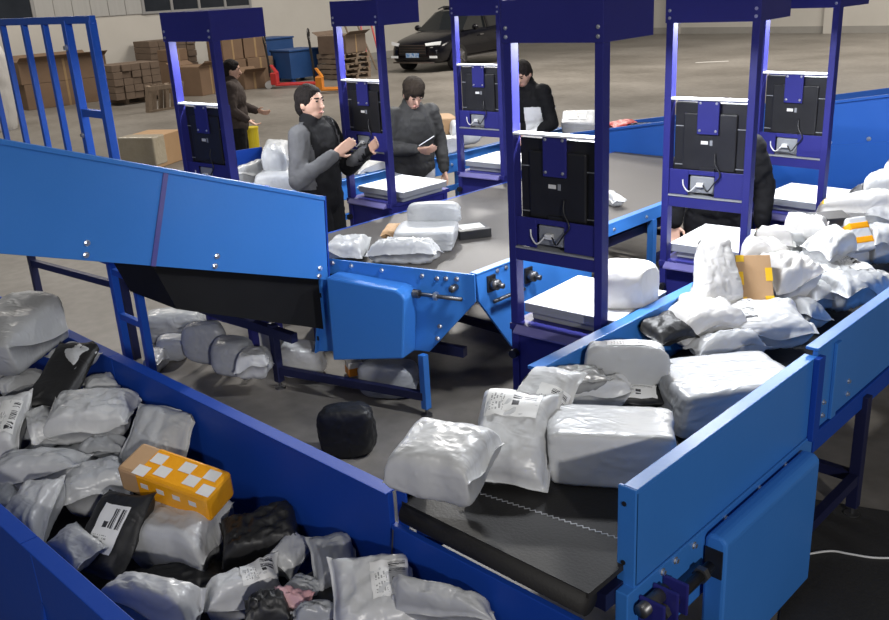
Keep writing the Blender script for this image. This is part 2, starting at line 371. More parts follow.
# tensioner
MB().tube([(RR+.075, 2.08, .545), (RR+.075, 2.43, .545)], .020, 12).build('tension_rod', BLACKP, cr_, smooth=True)
MB().tube([(RR+.055, 2.03, .59), (RR+.055, 2.17, .59)], .024, 12).build('roller_shaft', DSTEEL, cr_, smooth=True)
for v in (2.06, 2.14, 2.20): MB().box((RR+.026, v, .50), (RR+.12, v+.012, .62)).build('tension_bracket', NAVY, cr_, bevel=.006)
for v in (2.11, 2.36): MB().tube([(RR+.075, v, .545), (RR+.075, v+.022, .545)], .03, 6).build('tension_nut', DSTEEL, cr_)
for v, z in ((2.2, .66), (2.28, .66), (2.4, .655), (2.62, .65), (2.88, .65), (3.1, .65)): bolt(cr_, (RR+.026, v, z-.03), 'x')
for v in (3.44, 3.7): 
    for z in (.70, .76): bolt(cr_, (RR+.02, v, z), 'x', .008)
for v in (3.5, 5.2, 6.9): MB().box((RR+.02, v, .66), (RR+.035, v+.05, 1.0)).build('stiffener', BLUE, cr_, bevel=.003)
for v in (3.9, 5.6, 7.2):
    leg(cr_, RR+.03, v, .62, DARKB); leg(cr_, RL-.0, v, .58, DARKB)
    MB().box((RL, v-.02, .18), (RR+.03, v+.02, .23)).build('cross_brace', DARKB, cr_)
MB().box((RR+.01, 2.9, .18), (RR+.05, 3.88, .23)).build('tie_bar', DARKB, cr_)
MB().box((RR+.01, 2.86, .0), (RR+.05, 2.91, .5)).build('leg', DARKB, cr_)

# --- middle belt with its slanted end (a wide grey belt)
cm = empty('belt_conveyor', (0, 0, 0), 0, 'wide grey belt conveyor in the middle between the two rows of weighing stations', 'conveyor')
MZ = .85
MB().prism([(-3.385, 3.615, MZ-.015), (-3.385, 7.36, MZ-.015), (-4.92, 7.36, MZ-.015), (-4.92, 3.33, MZ-.015), (-4.40, 3.335, MZ-.015), (-4.34, 3.355, MZ-.015)], (0, 0, .015)).build('belt', RUBBERG, cm)
MB().prism([(-3.4, 3.7, .70), (-3.4, 7.3, .70), (-4.88, 7.3, .70), (-4.88, 3.35, .70)], (0, 0, .06)).build('slider_bed', DARKB, cm)
# right side: deep end plate, then a shallow rail
MB().prism([(-3.37, 3.62, .885), (-3.37, 3.64, .71), (-3.37, 3.92, .34), (-3.37, 4.75, .34), (-3.37, 4.75, .885)], (.02, 0, 0)).build('end_plate', BLUE, cm, bevel=.003)
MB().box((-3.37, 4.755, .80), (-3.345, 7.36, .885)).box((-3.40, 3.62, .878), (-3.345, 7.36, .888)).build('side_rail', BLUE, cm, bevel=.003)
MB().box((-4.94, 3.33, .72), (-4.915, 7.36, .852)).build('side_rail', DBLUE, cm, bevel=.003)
A0, A1 = Vector((-4.36, 3.34, .85)), Vector((-3.355, 3.62, .85)); AN = (A1-A0).cross(Vector((0, 0, 1))).normalized()   # towards the camera side
if AN.y > 0: AN = -AN
AD = (A1-A0).normalized()
def pa(t, z, off=0): return A0+AD*t+Vector((0, 0, z-.85))+AN*off
AL = (A1-A0).length
MB().prism([pa(0, .885), pa(AL, .885), pa(AL, .72), pa(AL-.33, .36), pa(AL-.40, .36), pa(-.12, .24), pa(-.02, .85)], AN*.015).build('end_plate', BLUE, cm, bevel=.003)
MB().prism([pa(-.01, .885, .015), pa(-.01, .885, .05), pa(-.13, .24, .05), pa(-.13, .24, .015)], AD*.012).build('end_flange', BLUE, cm, bevel=.002)
for z in (.80, .65, .5, .35): MB().box((-.006, -.003, -.014), (.006, .003, .014)).build('flange_slot', BLACKP, cm, loc=pa(-.0-(.885-z)*.186+.012, z, .052))
cv = [(.11, .82), (.60, .79), (.64, .77), (.66, .74), (.62, .36), (.10, .27)]
MB().prism([pa(t, z, .016) for t, z in cv], AN*.15).build('drive_cover', BLUE, cm, bevel=.012)
MB().box((-.02, -.003, -.03), (.02, .003, .03)).build('cover_slot', BLACKP, cm, loc=pa(.045, .76, .02))
MB().tube([pa(.66, .745, .06), pa(.98, .745, .06)], .012, 10).build('tension_rod', DSTEEL, cm, smooth=True)
MB().tube([pa(.66, .745, .06), pa(.70, .745, .06)], .026, 10).build('tension_nut', DSTEEL, cm)
MB().tube([pa(.80, .745, .06), pa(.82, .745, .06)], .026, 6).build('tension_nut', STEEL, cm)
MB().tube([pa(.92, .80, .015), pa(.92, .80, .07)], .02, 12).build('roller_shaft', DSTEEL, cm, smooth=True)
for t, z in ((.06, .86), (.2, .855), (.42, .85), (.70, .845), (.80, .84), (.86, .845), (.93, .85), (.78, .46), (.80, .54)):
    b = bolt(cm, pa(t, z, .016), 'y', .010); b.rotation_euler = (0, 0, math.atan2(AD.y, AD.x))
# bearings on the right side near the corner
for v, z in ((3.74, .80), (4.08, .76)):
    MB().box((-3.35, v-.035, z-.05), (-3.335, v+.035, z+.05)).build('bearing_plate', BLACKP, cm, bevel=.004)
    MB().tube([(-3.335, v, z), (-3.29, v, z)], .032, 14).tube([(-3.29, v, z), (-3.25, v, z)], .016, 10).build('bearing', DSTEEL, cm, smooth=True)
MB().tube([(-3.31, 3.72, .70), (-3.31, 4.0, .70)], .012, 10).build('tension_rod', DSTEEL, cm, smooth=True)
for v, z in ((3.80, .86), (3.88, .86), (3.94, .82), (4.6, .84), (5.0, .84), (5.4, .84)): bolt(cm, (-3.348, v, z), 'x', .009)
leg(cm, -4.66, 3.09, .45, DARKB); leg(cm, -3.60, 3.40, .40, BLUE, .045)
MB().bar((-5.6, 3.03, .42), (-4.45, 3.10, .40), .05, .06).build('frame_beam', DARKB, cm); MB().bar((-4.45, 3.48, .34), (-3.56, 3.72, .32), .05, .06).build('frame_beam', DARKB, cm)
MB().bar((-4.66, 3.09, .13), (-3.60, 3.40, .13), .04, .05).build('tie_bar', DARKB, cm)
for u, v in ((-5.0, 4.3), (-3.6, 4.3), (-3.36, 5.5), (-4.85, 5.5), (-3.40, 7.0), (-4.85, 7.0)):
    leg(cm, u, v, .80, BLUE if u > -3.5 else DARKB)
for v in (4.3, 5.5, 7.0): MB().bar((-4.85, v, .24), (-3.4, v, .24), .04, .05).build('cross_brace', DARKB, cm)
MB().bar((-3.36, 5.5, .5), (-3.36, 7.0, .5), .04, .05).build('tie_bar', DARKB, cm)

# --- incline over the trough on the left
ci = empty('incline_conveyor', (0, 0, 0), 0, 'blue incline conveyor with tall smooth side panels rising to the left', 'conveyor')
IU = -4.28
def it(v): return 1.29+.345*(3.3-v)
def ib(v): return .775+.338*(3.26-v)
dperp = .355
def ipan(u, v0, v1, name, mt, lean0=True, lean1=True, th=.02):
    a1 = v1-(.16 if lean1 else .03); a0 = v0-(.16 if lean0 else 0)
    return MB().prism([(u, v0, it(v0)), (u, v1, it(v1)), (u, a1, ib(a1)), (u, a0, ib(a0))], (-th, 0, 0)).build(name, mt, ci, bevel=.003)
for u in (IU, -4.90):
    ipan(u, 2.32, 3.31, 'side_panel', BLUE, True, False); ipan(u, .55, 2.312, 'side_panel', BLUE, False, True)
for u, s in ((IU, 1), (-4.90, -1)):
    MB().prism([(u+.012*s, .55, it(.55)+.004), (u+.012*s, 3.31, it(3.31)+.004), (u+.012*s, 3.31, it(3.31)-.022), (u+.012*s, .55, it(.55)-.022)], (-.05, 0, 0)).build('top_lip', BLUE, ci, bevel=.003)
    MB().prism([(u, 3.315, it(3.31)), (u, 3.285, .775), (u+.05*s*-1, 3.285, .775), (u-.05*s, 3.315, it(3.31))], (0, .012, 0)).build('end_flange', DBLUE, ci)
MB().prism([(IU+.001, 2.325, it(2.32)-.002), (IU+.001, 2.30, it(2.30)-.002), (IU+.001, 2.14, ib(2.14)), (IU+.001, 2.165, ib(2.165))], (.008, 0, 0)).build('joint_strip', mat('seam_violet_grey', (.08, .08, .30), .3, var=(8, .6, (.14, .12, .3))), ci)
for px_, py_ in ((87, 243), (86, 255), (217, 256), (215, 266), (320, 268), (319, 276)):
    p = onX(px_, py_, IU); bolt(ci, (IU, p.y, p.z), 'x', .011)
MB().prism([(IU-.02, .55, ib(.55)+.13), (IU-.02, 3.27, ib(3.27)+.13), (IU-.02, 3.27, ib(3.27)+.10), (IU-.02, .55, ib(.55)+.10)], (-.59, 0, 0)).build('belt', RUBBER, ci)
MB().prism([(IU-.03, .55, ib(.55)+.02), (IU-.03, 3.22, ib(3.22)+.02), (IU-.03, 3.22, ib(3.22)), (IU-.03, .55, ib(.55))], (-.57, 0, 0)).build('under_tray', BLACKP, ci)
MB().prism([(IU-.06, 2.18, ib(2.18)), (IU-.06, 3.25, ib(3.25)), (IU-.06, 3.25, .44), (IU-.06, 2.28, .86)], (-.52, 0, 0)).build('take_up_housing', mat('shaded_housing_black', (.006, .006, .007), .7, spec=.2, var=(4, .5, (.009, .009, .01))), ci)  # shade under the incline put into the housing's black
for u in (IU-.1, -4.84):
    MB().bar((u, .74, .0), (u, .74, ib(.74)), .05, .05).build('leg', DARKB, ci)

# --- tall steel frame behind the incline (railing and ladder posts)
fr = empty('guard_frame', (0, 0, 0), 0, 'tall blue steel guard frame with thin upright bars at the left edge', 'frame')
FV = 2.6
for u in (-5.43, -5.76):
    MB().box((u-.025, FV-.025, 0), (u+.025, FV+.025, 2.36)).build('post', FRAMEB, fr, bevel=.003)
for u in (-6.08, -6.40, -6.76, -7.12, -7.48): MB().box((u-.018, FV-.018, 1.0), (u+.018, FV+.018, 2.34)).build('bar', FRAMEB, fr, bevel=.002)
MB().box((-7.7, FV-.02, 2.34), (-5.40, FV+.02, 2.385)).build('top_rail', FRAMEB, fr, bevel=.003)
MB().box((-7.7, FV-.02, .96), (-5.40, FV+.02, 1.0)).build('bottom_rail', FRAMEB, fr, bevel=.003)
for z in (1.78, .72, .40): MB().box((-5.735, FV-.018, z), (-5.455, FV+.018, z+.045)).build('rung', FRAMEB, fr, bevel=.002)
for u, v in ((-5.95, 2.75), (-7.2, 2.62)): MB().box((u-.025, v-.025, 0), (u+.025, v+.025, 1.0)).build('post', DARKB, fr)
MB().bar((-7.2, 2.62, .55), (-5.95, 2.75, .55), .04, .05).build('cross_brace', DARKB, fr); MB().bar((-7.2, 2.62, .8), (-5.75, 2.62, .8), .04, .05).build('cross_brace', FRAMEB, fr)
bolt(fr, (-5.76, FV-.026, 2.2), 'y', .014); bolt(fr, (-5.76, FV-.026, 1.66), 'y', .012)

# --- conveyor beyond the workers
cl = empty('belt_conveyor', (0, 0, 0), 0, 'light blue railed belt conveyor behind the standing workers', 'conveyor')
MB().box((-7.0, 4.3, .80), (-6.12, 8.6, .82)).build('belt', RUBBERG, cl)
MB().box((-6.12, 4.3, .72), (-6.09, 8.6, .90)).box((-6.14, 4.3, .89), (-6.06, 8.6, .90)).build('side_rail', BLUE, cl, bevel=.003)
MB().box((-7.03, 4.9, .72), (-7.0, 8.6, 1.0)).build('side_rail', BLUE, cl, bevel=.003)
p1, p2, p3 = onX(229, 152, -7.02), onX(262, 147, -7.02), onX(267, 182, -7.02)
MB().prism([p1, p2, p3, (-7.02, p1.y, .72)], (-.02, 0, 0)).build('end_guard', DBLUE, cl)
for v in (4.5, 6.4, 8.3):
    for u in (-6.11, -7.0): leg(cl, u, v, .74, BLUE)
for v in (5.1, 5.5, 5.9, 6.3, 6.7, 7.1, 7.5): bolt(cl, (-6.09, v, .80), 'x', .010)
MB().box((-6.10, 4.5, .55), (-6.07, 8.3, .60)).build('tie_bar', BLUE, cl)

# --- sloped feed chute at the far end
cf = empty('feed_chute', (0, 0, 0), 0, 'blue sloping feed chute crossing behind the far weighing stations', 'chute')
def chz(u): return 1.06+.167*(u+5.03)
MB().prism([(-5.72, 7.4, chz(-5.72)), (-3.62, 7.4, chz(-3.62)), (-3.62, 7.4, chz(-3.62)-.38), (-5.72, 7.4, chz(-5.72)-.24)], (0, .02, 0)).build('side_panel', CHB, cf, bevel=.003)
MB().prism([(-3.61, 7.4, chz(-3.61)), (-1.6, 7.4, chz(-1.6)), (-1.6, 7.4, chz(-1.6)-.42), (-3.61, 7.4, chz(-3.61)-.38)], (0, .02, 0)).build('side_panel', CHB, cf, bevel=.003)
MB().prism([(-5.72, 7.38, chz(-5.72)), (-1.6, 7.38, chz(-1.6)), (-1.6, 7.38, chz(-1.6)-.02), (-5.72, 7.38, chz(-5.72)-.02)], (0, .05, 0)).build('top_lip', CHB, cf)
MB().prism([(-5.72, 8.1, chz(-5.72)), (-1.6, 8.1, chz(-1.6)), (-1.6, 8.1, chz(-1.6)-.42), (-5.72, 8.1, chz(-5.72)-.24)], (0, .02, 0)).build('side_panel', CHB, cf, bevel=.003)
MB().prism([(-5.72, 7.42, chz(-5.72)-.1), (-1.6, 7.42, chz(-1.6)-.1), (-1.6, 7.42, chz(-1.6)-.13), (-5.72, 7.42, chz(-5.72)-.13)], (0, .68, 0)).build('belt', RUBBERG, cf)
MB().prism([(-3.6, 7.385, chz(-3.6)-.34), (-1.6, 7.385, chz(-1.6)-.38), (-1.6, 7.385, 1.06), (-2.16, 7.385, 1.06), (-2.16, 7.385, .66), (-3.6, 7.385, .66)], (0, .013, 0)).build('lower_panel', CHB, cf)
for u in (-2.9, -2.6, -2.3): bolt(cf, (u, 7.40, chz(u)-.33), 'y', .012)
for u in (-5.3, -3.5, -1.8):
    for v in (7.43, 8.08): leg(cf, u, v, chz(u)-.3, FRAMEB)

# ------------------------------------------------------------------ weighing stations
def tube_part(name, pts, r, mt, parent, seg=6):
    P = [Vector(p) for p in pts]; out = []
    for i in range(len(P)-1):
        a, b, c0, d0 = P[max(i-1, 0)], P[i], P[i+1], P[min(i+2, len(P)-1)]
        for q in range(5):
            t = q/5; out.append(.5*((2*b)+(c0-a)*t+(2*a-5*b+4*c0-d0)*t*t+(3*b-a-3*c0+d0)*t**3))
    out.append(P[-1]); return MB().tube(out, r, seg).build(name, mt, parent, smooth=True)
SW = .5; HB, HT, HS = 2.195, 2.373, 1.806; SD = .42
LAMPS = []
def station(x, y, dz, label, lampw, cables=True):
    t = empty('weighing_station', (x, y, 0), math.radians(dz), label, 'station', 'weighing stations with monitors')
    pw = .04
    for xa in (0, SW-pw):
        MB().box((xa, .002, 0), (xa+pw, .06, HT-.002)).build('post', NAVY, t, bevel=.003)
    MB().box((-.004, -.004, HB), (SW+.004, .002, HT)).build('header_front', NAVY, t, bevel=.002)
    MB().box((SW-.004, .003, HB), (SW+.004, SD, HT)).build('header_side', NAVY, t, bevel=.002)
    MB().box((-.004, .003, HB), (.004, SD, HT)).build('header_side', NAVY, t, bevel=.002)
    MB().box((.005, .003, HT-.01), (SW-.005, SD, HT)).build('header_top', NAVY, t)
    MB().box((.005, SD-.006, HB), (SW-.005, SD, HT-.012)).build('header_back', NAVY, t)
    lp = MB().box((.07, .23, HB+.03), (SW-.07, .31, HB+.06)).build('lamp', LEDM, t)
    L = bpy.data.lights.new('station_lamp', 'AREA'); L.shape = 'RECTANGLE'; L.size = .36; L.size_y = .10; L.energy = lampw; L.color = (.93, .96, 1)
    lo = bpy.data.objects.new('station_lamp', L); C.objects.link(lo); lo.parent = t; lo.location = (SW/2, .27, HB+.025)
    for xa in (.02, SW-.02):
        for z in (HB+.025, HB+.062): bolt(t, (xa, -.004, z), 'y', .006)
    # ledge, monitor
    MB().box((pw, .0, HS-.006), (SW-pw, .058, HS+.004)).build('ledge', WHITEST, t, bevel=.002)  # lamp light on the ledge put into its white
    MB().box((pw, .09, 1.285), (SW-pw, .098, HS-.008)).build('monitor_panel', NAVY, t)
    mo = MB().box((.045, .05, 1.375), (SW-.045, .085, 1.785)).box((.10, .035, 1.42), (SW-.10, .052, 1.73)).build('monitor', BLACKP, t, bevel=.008)
    for z in (1.655, 1.445):
        MB().box((.055, .043, z), (.175, .052, z+.004)).build('monitor_ridge', GREYP, mo); MB().box((.31, .043, z-.006), (SW-.055, .052, z-.002)).build('monitor_ridge', GREYP, mo)
    MB().box((.185, .02, 1.62), (.305, .034, HS-.006)).build('bracket', NAVY, mo, bevel=.003)
    for xa in (.20, .29):
        for z in (1.64, 1.785): bolt(mo, (xa, .02, z), 'y', .005)
    MB().box((.205, .0335, 1.565), (.245, .035, 1.583)).build('sticker', PAPER, mo); MB().box((.255, .0335, 1.56), (.27, .035, 1.588)).build('sticker', GREYPL, mo)
    MB().box((.205, .026, 1.41), (.29, .035, 1.44)).build('cable_port', BLACKP, mo); MB().box((.345, .03, 1.40), (.365, .035, 1.412)).build('sticker', PAPER, mo)
    # plate with the power socket
    pl = MB().box((pw, .012, 1.285), (.15, .02, 1.425)).box((.30, .012, 1.285), (SW-pw, .02, 1.425)).box((.15, .012, 1.40), (.30, .02, 1.425)).build('socket_plate', NAVY, t, bevel=.002)
    so = MB().box((.155, .022, 1.30), (.295, .07, 1.395)).build('power_socket', GREYPL, t, bevel=.008)
    MB().box((.20, .0, 1.335), (.24, .022, 1.36)).build('plug', CABLE, so, bevel=.004)
    if cables:
        tube_part('cable', [(.20, .005, 1.345), (.165, -.005, 1.31), (.13, .003, 1.335), (.12, .01, 1.37)], .004, CABLE, so)
        tube_part('cable', [(.24, .005, 1.35), (.27, -.008, 1.32), (.30, .0, 1.36), (.335, .0, 1.41), (.30, .01, 1.47), (.29, .03, 1.52)], .004, BLACKP, so)
    MB().box((pw, .0, 1.275), (SW-pw, .10, 1.283)).build('tray', GREYP, t)
    MB().box((pw, .006, 1.215), (SW-pw, .05, 1.272)).build('beam', NAVY, t, bevel=.002)
    MB().box((0, -.012, .862), (SW, .66, .894)).build('shelf', NAVY, t, bevel=.003)
    MB().prism([(pw+.002, -.012, .8945), (pw+.002, -.045, .868), (pw+.002, -.045, .860), (pw+.002, -.012, .862)], (SW-2*pw-.004, 0, 0)).build('shelf_lip', mat('lamplit_lip_violet', (.15, .14, .36), .35, var=(5, .5, (.18, .17, .40))), t)  # pale violet holds the lamp light falling on the navy lip
    MB().box((pw, .012, .30), (SW-pw, .022, .858)).build('lower_panel', NAVY, t); 
    MB().box((SW-.03, .062, .30), (SW-.02, .64, .858)).build('side_panel', NAVY, t)
    MB().tube([(.025, -.03, .74), (.025, .0, .74)], .022, 12).build('knob', BLACKP, t)
    for xa in (.03, SW-.03): MB().box((xa-.02, .60, 0), (xa+.02, .64, .86)).build('leg', NAVY, t)
    MB().tube([(.08, -.0125, .878), (.08, -.0135, .878)], .008, 10).build('bolt_hole', BLACKP, t)
    return t
def scale(x, y, dz, label, ox=.03, oy=.075):
    t = empty('weighing_scale', (x, y, .8945), math.radians(dz), label, 'scale', 'weighing scales on the station shelves')
    MB().box((ox+.03, oy+.02, 0), (ox+.47, oy+.47, .035)).build('base', GREYP, t, bevel=.006)
    MB().box((ox, oy, .036), (ox+.5, oy+.49, .078)).build('tray_rim', GREYP, t, bevel=.004)
    MB().box((ox-.002, oy-.002, .079), (ox+.502, oy+.492, .086)).build('weighing_plate', WHITEST, t, bevel=.003)
    return t
ST = [(-5.52, 3.11, 4.9, 'navy weighing station at far left, in front of the worker in brown', 26, 'scale of the far left station, hidden behind the incline panel'),
      (-5.54, 4.52, 1.5, 'navy weighing station between the gesturing worker and the worker with a phone', 26, 'white topped scale just in front of the worker with a phone'),
      (-5.47, 5.73, 5.3, 'navy weighing station in front of the parked black car', 26, 'white topped scale at the station in front of the car'),
      (-2.68, 3.13, 4.1, 'largest, nearest navy weighing station at the centre', 42, 'white topped scale at the nearest central station'),
      (-2.64, 4.41, 5.3, 'navy weighing station second in the right row, black coat behind it', 42, 'white topped scale at the second right row station'),
      (-2.76, 5.74, -1.3, 'rightmost and farthest navy weighing station, in front of the blue chute', 42, 'white topped scale at the rightmost station, beside the parcel heap')]
for i, (x, y, dz, lb, lw, sl) in enumerate(ST):
    station(x, y, dz, lb, lw)
    scale(x, y, dz, sl, .03 if i != 1 else .06)

# ------------------------------------------------------------------ parcels
def sgn(x): return -1 if x < 0 else 1
def crease(p, f=1.):
    """sharp-ridged crumple field"""
    w_ = p+Vector((noise.noise(p*1.7), noise.noise(p*1.7+Vector((9, 3, 1))), noise.noise(p*1.7+Vector((2, 8, 5)))))*.35
    n1 = 1-2.2*abs(noise.noise(w_*1.5*f)); n2 = 1-2.2*abs(noise.noise(w_*3.6*f+Vector((5, 1, 2)))); n3 = 1-2.2*abs(noise.noise(w_*8*f+Vector((1, 7, 3))))
    return n1*.34+n2*.36+n3*.26
def bag_mesh(L, W, H, seed, p=3., q=2.2, crum=1., nx=34, ny=30, pinch=.05, cont=.9):
    """soft mailer: two skins that meet in a flat rim; p: how square the filling stands, q: how steep its sides"""
    R = random.Random(seed); off = Vector((R.uniform(-50, 50), R.uniform(-50, 50), R.uniform(-50, 50)))
    def prm(t): return sgn(t)*(1-(1-abs(t))**1.5)
    sk = R.uniform(-.08, .08); tl = R.uniform(-.22, .22); tw = R.uniform(-.2, .2); wr = R.uniform(-.5, .5)
    def surf(s, t, side):
        x, y = prm(s), prm(t)
        fill = (max(0., 1-min(1, abs(x)/cont)**p)*max(0., 1-min(1, abs(y)/(cont+.04))**p))**(1/q)
        P3 = Vector((x*L/.24, y*W/.24, side*.6))+off
        nz = noise.noise(P3*.55)
        h = fill*(1+.16*nz+tl*x+tw*y)
        X = x*(1-pinch*(1-y*y))+sk*y+.07*noise.noise(Vector((y*1.8, 1.5, 0))+off)*abs(x)
        Y = y*(1-pinch*(1-x*x))+.07*noise.noise(Vector((x*1.8, 7.5, 0))+off)*abs(y)
        Z = side*h*H/2 + side*fill**.45*crum*min(.020, H*.15)*crease(Vector((P3.x*(1+.5*wr)+P3.y*wr, P3.y*(1-.5*wr), P3.z))*.72)
        rim = 1-fill; Z += side*.0012
        Z += rim*H*(.35*noise.noise(Vector((x*1.1, y*1.1, 9))+off)+wr*(x*y)*.5) + rim*crum*.006*crease(P3*1.1)
        return Vector((X*L/2, Y*W/2, Z))
    mb = MB(); vs = []; fs = []
    top = [[0]*(ny+1) for _ in range(nx+1)]; bot = [[0]*(ny+1) for _ in range(nx+1)]
    for i in range(nx+1):
        for j in range(ny+1):
            s, t = 2*i/nx-1, 2*j/ny-1
            top[i][j] = len(vs); vs.append(surf(s, t, 1))
            if i in (0, nx) or j in (0, ny): bot[i][j] = top[i][j]
            else: bot[i][j] = len(vs); vs.append(surf(s, t, -1))
    for i in range(nx):
        for j in range(ny):
            fs.append((top[i][j], top[i+1][j], top[i+1][j+1], top[i][j+1]))
            fs.append((bot[i][j], bot[i][j+1], bot[i+1][j+1], bot[i+1][j]))
    mb.add(vs, fs); return mb, surf
def wrap_mesh(L, W, H, seed, rad=.18, crum=1.):
    """box wrapped in film: rounded block with sagging faces and gathered ends"""
    R = random.Random(seed); off = Vector((R.uniform(-50, 50), R.uniform(-50, 50), R.uniform(-50, 50)))
    n = 24; vs = []; idx = {}; fs = []
    tx, ty = R.uniform(-.08, .08), R.uniform(-.08, .08)
    CS = [(a, b_, c0) for a in (-1, 1) for b_ in (-1, 1) for c0 in (-1, 1)]
    jit = .20 if rad > .1 else .07
    cj = [Vector((R.uniform(-jit, jit), R.uniform(-jit, jit), R.uniform(-jit*1.3, jit*.6))) for _ in CS]
    def pt(a, b, c):
        v = Vector((a, b, c)); e = 1/rad*.9
        nn = (abs(a)**e+abs(b)**e+abs(c)**e)**(1/e); v = v/nn*1.0
        pz = v+off
        d = .05*noise.noise(pz*.8)+.055*crum*crease(pz*.95)
        v = v*(1+d)
        f8 = Vector((0, 0, 0))
        for ci_, (sx, sy, sz) in enumerate(CS): f8 += cj[ci_]*((1+sx*v.x)*(1+sy*v.y)*(1+sz*v.z)/8)
        v = v+f8
        v.x += tx*v.z+ty*v.y*.5; v.y += ty*v.z
        return Vector((v.x*L/2, v.y*W/2, v.z*H/2))
    def vid(i, j, k):
        key = (i, j, k)
        if key not in idx:
            f = lambda q: math.tan((2*q/n-1)*.78)/math.tan(.78)
            idx[key] = len(vs); vs.append(pt(f(i), f(j), f(k)))
        return idx[key]
    for i in range(n):
        for j in range(n):
            fs.append((vid(i, j, n), vid(i+1, j, n), vid(i+1, j+1, n), vid(i, j+1, n)))
            fs.append((vid(i, j, 0), vid(i, j+1, 0), vid(i+1, j+1, 0), vid(i+1, j, 0)))
            fs.append((vid(i, 0, j), vid(i+1, 0, j), vid(i+1, 0, j+1), vid(i, 0, j+1)))
            fs.append((vid(i, n, j), vid(i, n, j+1), vid(i+1, n, j+1), vid(i+1, n, j)))
            fs.append((vid(0, i, j), vid(0, i, j+1), vid(0, i+1, j+1), vid(0, i+1, j)))
            fs.append((vid(n, i, j), vid(n, i+1, j), vid(n, i+1, j+1), vid(n, i, j+1)))
    mb = MB(); mb.add(vs, fs)
    f2 = lambda q: math.tan(q*.78)/math.tan(.78)
    def surf(s, t, side):
        if side == 1: return pt(f2(s), f2(t), 1)
        return pt(f2(s), -1, f2(t))
    return mb, surf
_seed = [100]
def label_patch(surf, rect, mt, parent, side=1, n=8, rot=0):
    u0, v0, u1, v1 = rect; vs = []; fs = []; uvs = []
    for i in range(n+1):
        for j in range(n+1):
            a, b = i/n, j/n; s, t = u0+(u1-u0)*a, v0+(v1-v0)*b
            p = surf(s, t, side); px1 = surf(s+.02, t, side); py1 = surf(s, t+.02, side)
            nr = (px1-p).cross(py1-p)
            nr = nr.normalized() if nr.length > 1e-9 else Vector((0, 0, 1))
            if side == -2: pass
            vs.append(p+nr*.0035); uvs.append((b, a) if rot else (a, b))
    for i in range(n):
        for j in range(n):
            k0 = i*(n+1)+j; fs.append((k0, k0+n+1, k0+n+2, k0+1))
    me = bpy.data.meshes.new('shipping_label'); me.from_pydata(vs, [], fs); me.update()
    me.polygons.foreach_set('use_smooth', [True]*len(me.polygons))
    ul = me.uv_layers.new(name='UVMap')
    for lp in me.loops: ul.data[lp.index].uv = uvs[lp.vertex_index]
    me.materials.append(mt)
    o = bpy.data.objects.new('shipping_label', me); C.objects.link(o); o.parent = parent; return o
def pose(x, y, z, yaw, tilt, roll, dxy=(0, 0)):
    p = onZ(x, y, z)
    return Matrix.Translation(p) @ Matrix.Rotation(math.radians(45+yaw), 4, 'Z') @ Matrix.Rotation(math.radians(tilt), 4, 'X') @ Matrix.Rotation(math.radians(roll), 4, 'Y')
def settle(o, lab, bounds):
    """soft bags press flat against the walls and the surface that hold them; a bag too far out is first drawn in along its sight line"""
    u0, u1, v0, v1, z0 = bounds; M = o.matrix_world.copy(); c = M.translation.copy(); V = [M @ v.co for v in o.data.vertices]
    t = 0.
    while t < .055:
        d = (O-c)*t
        if min(p.x for p in V)+d.x > u0-.07 and max(p.y for p in V)+d.y < v1+.07: break
        t += .01
    M = Matrix.Translation(c+(O-c)*t) @ Matrix.Scale(1-t, 4) @ Matrix.Translation(-c) @ M; o.matrix_world = M; Mi = M.inverted()
    for q, e in ((o, 0.), (lab, .003)):
        if not q: continue
        for v in q.data.vertices:
            p = M @ v.co; w_ = Vector((min(max(p.x, u0+e), u1-e), min(max(p.y, v0+e), v1-e), max(p.z, z0+e)))
            if (w_-p).length > 1e-6: v.co = Mi @ w_
        q.data.update()
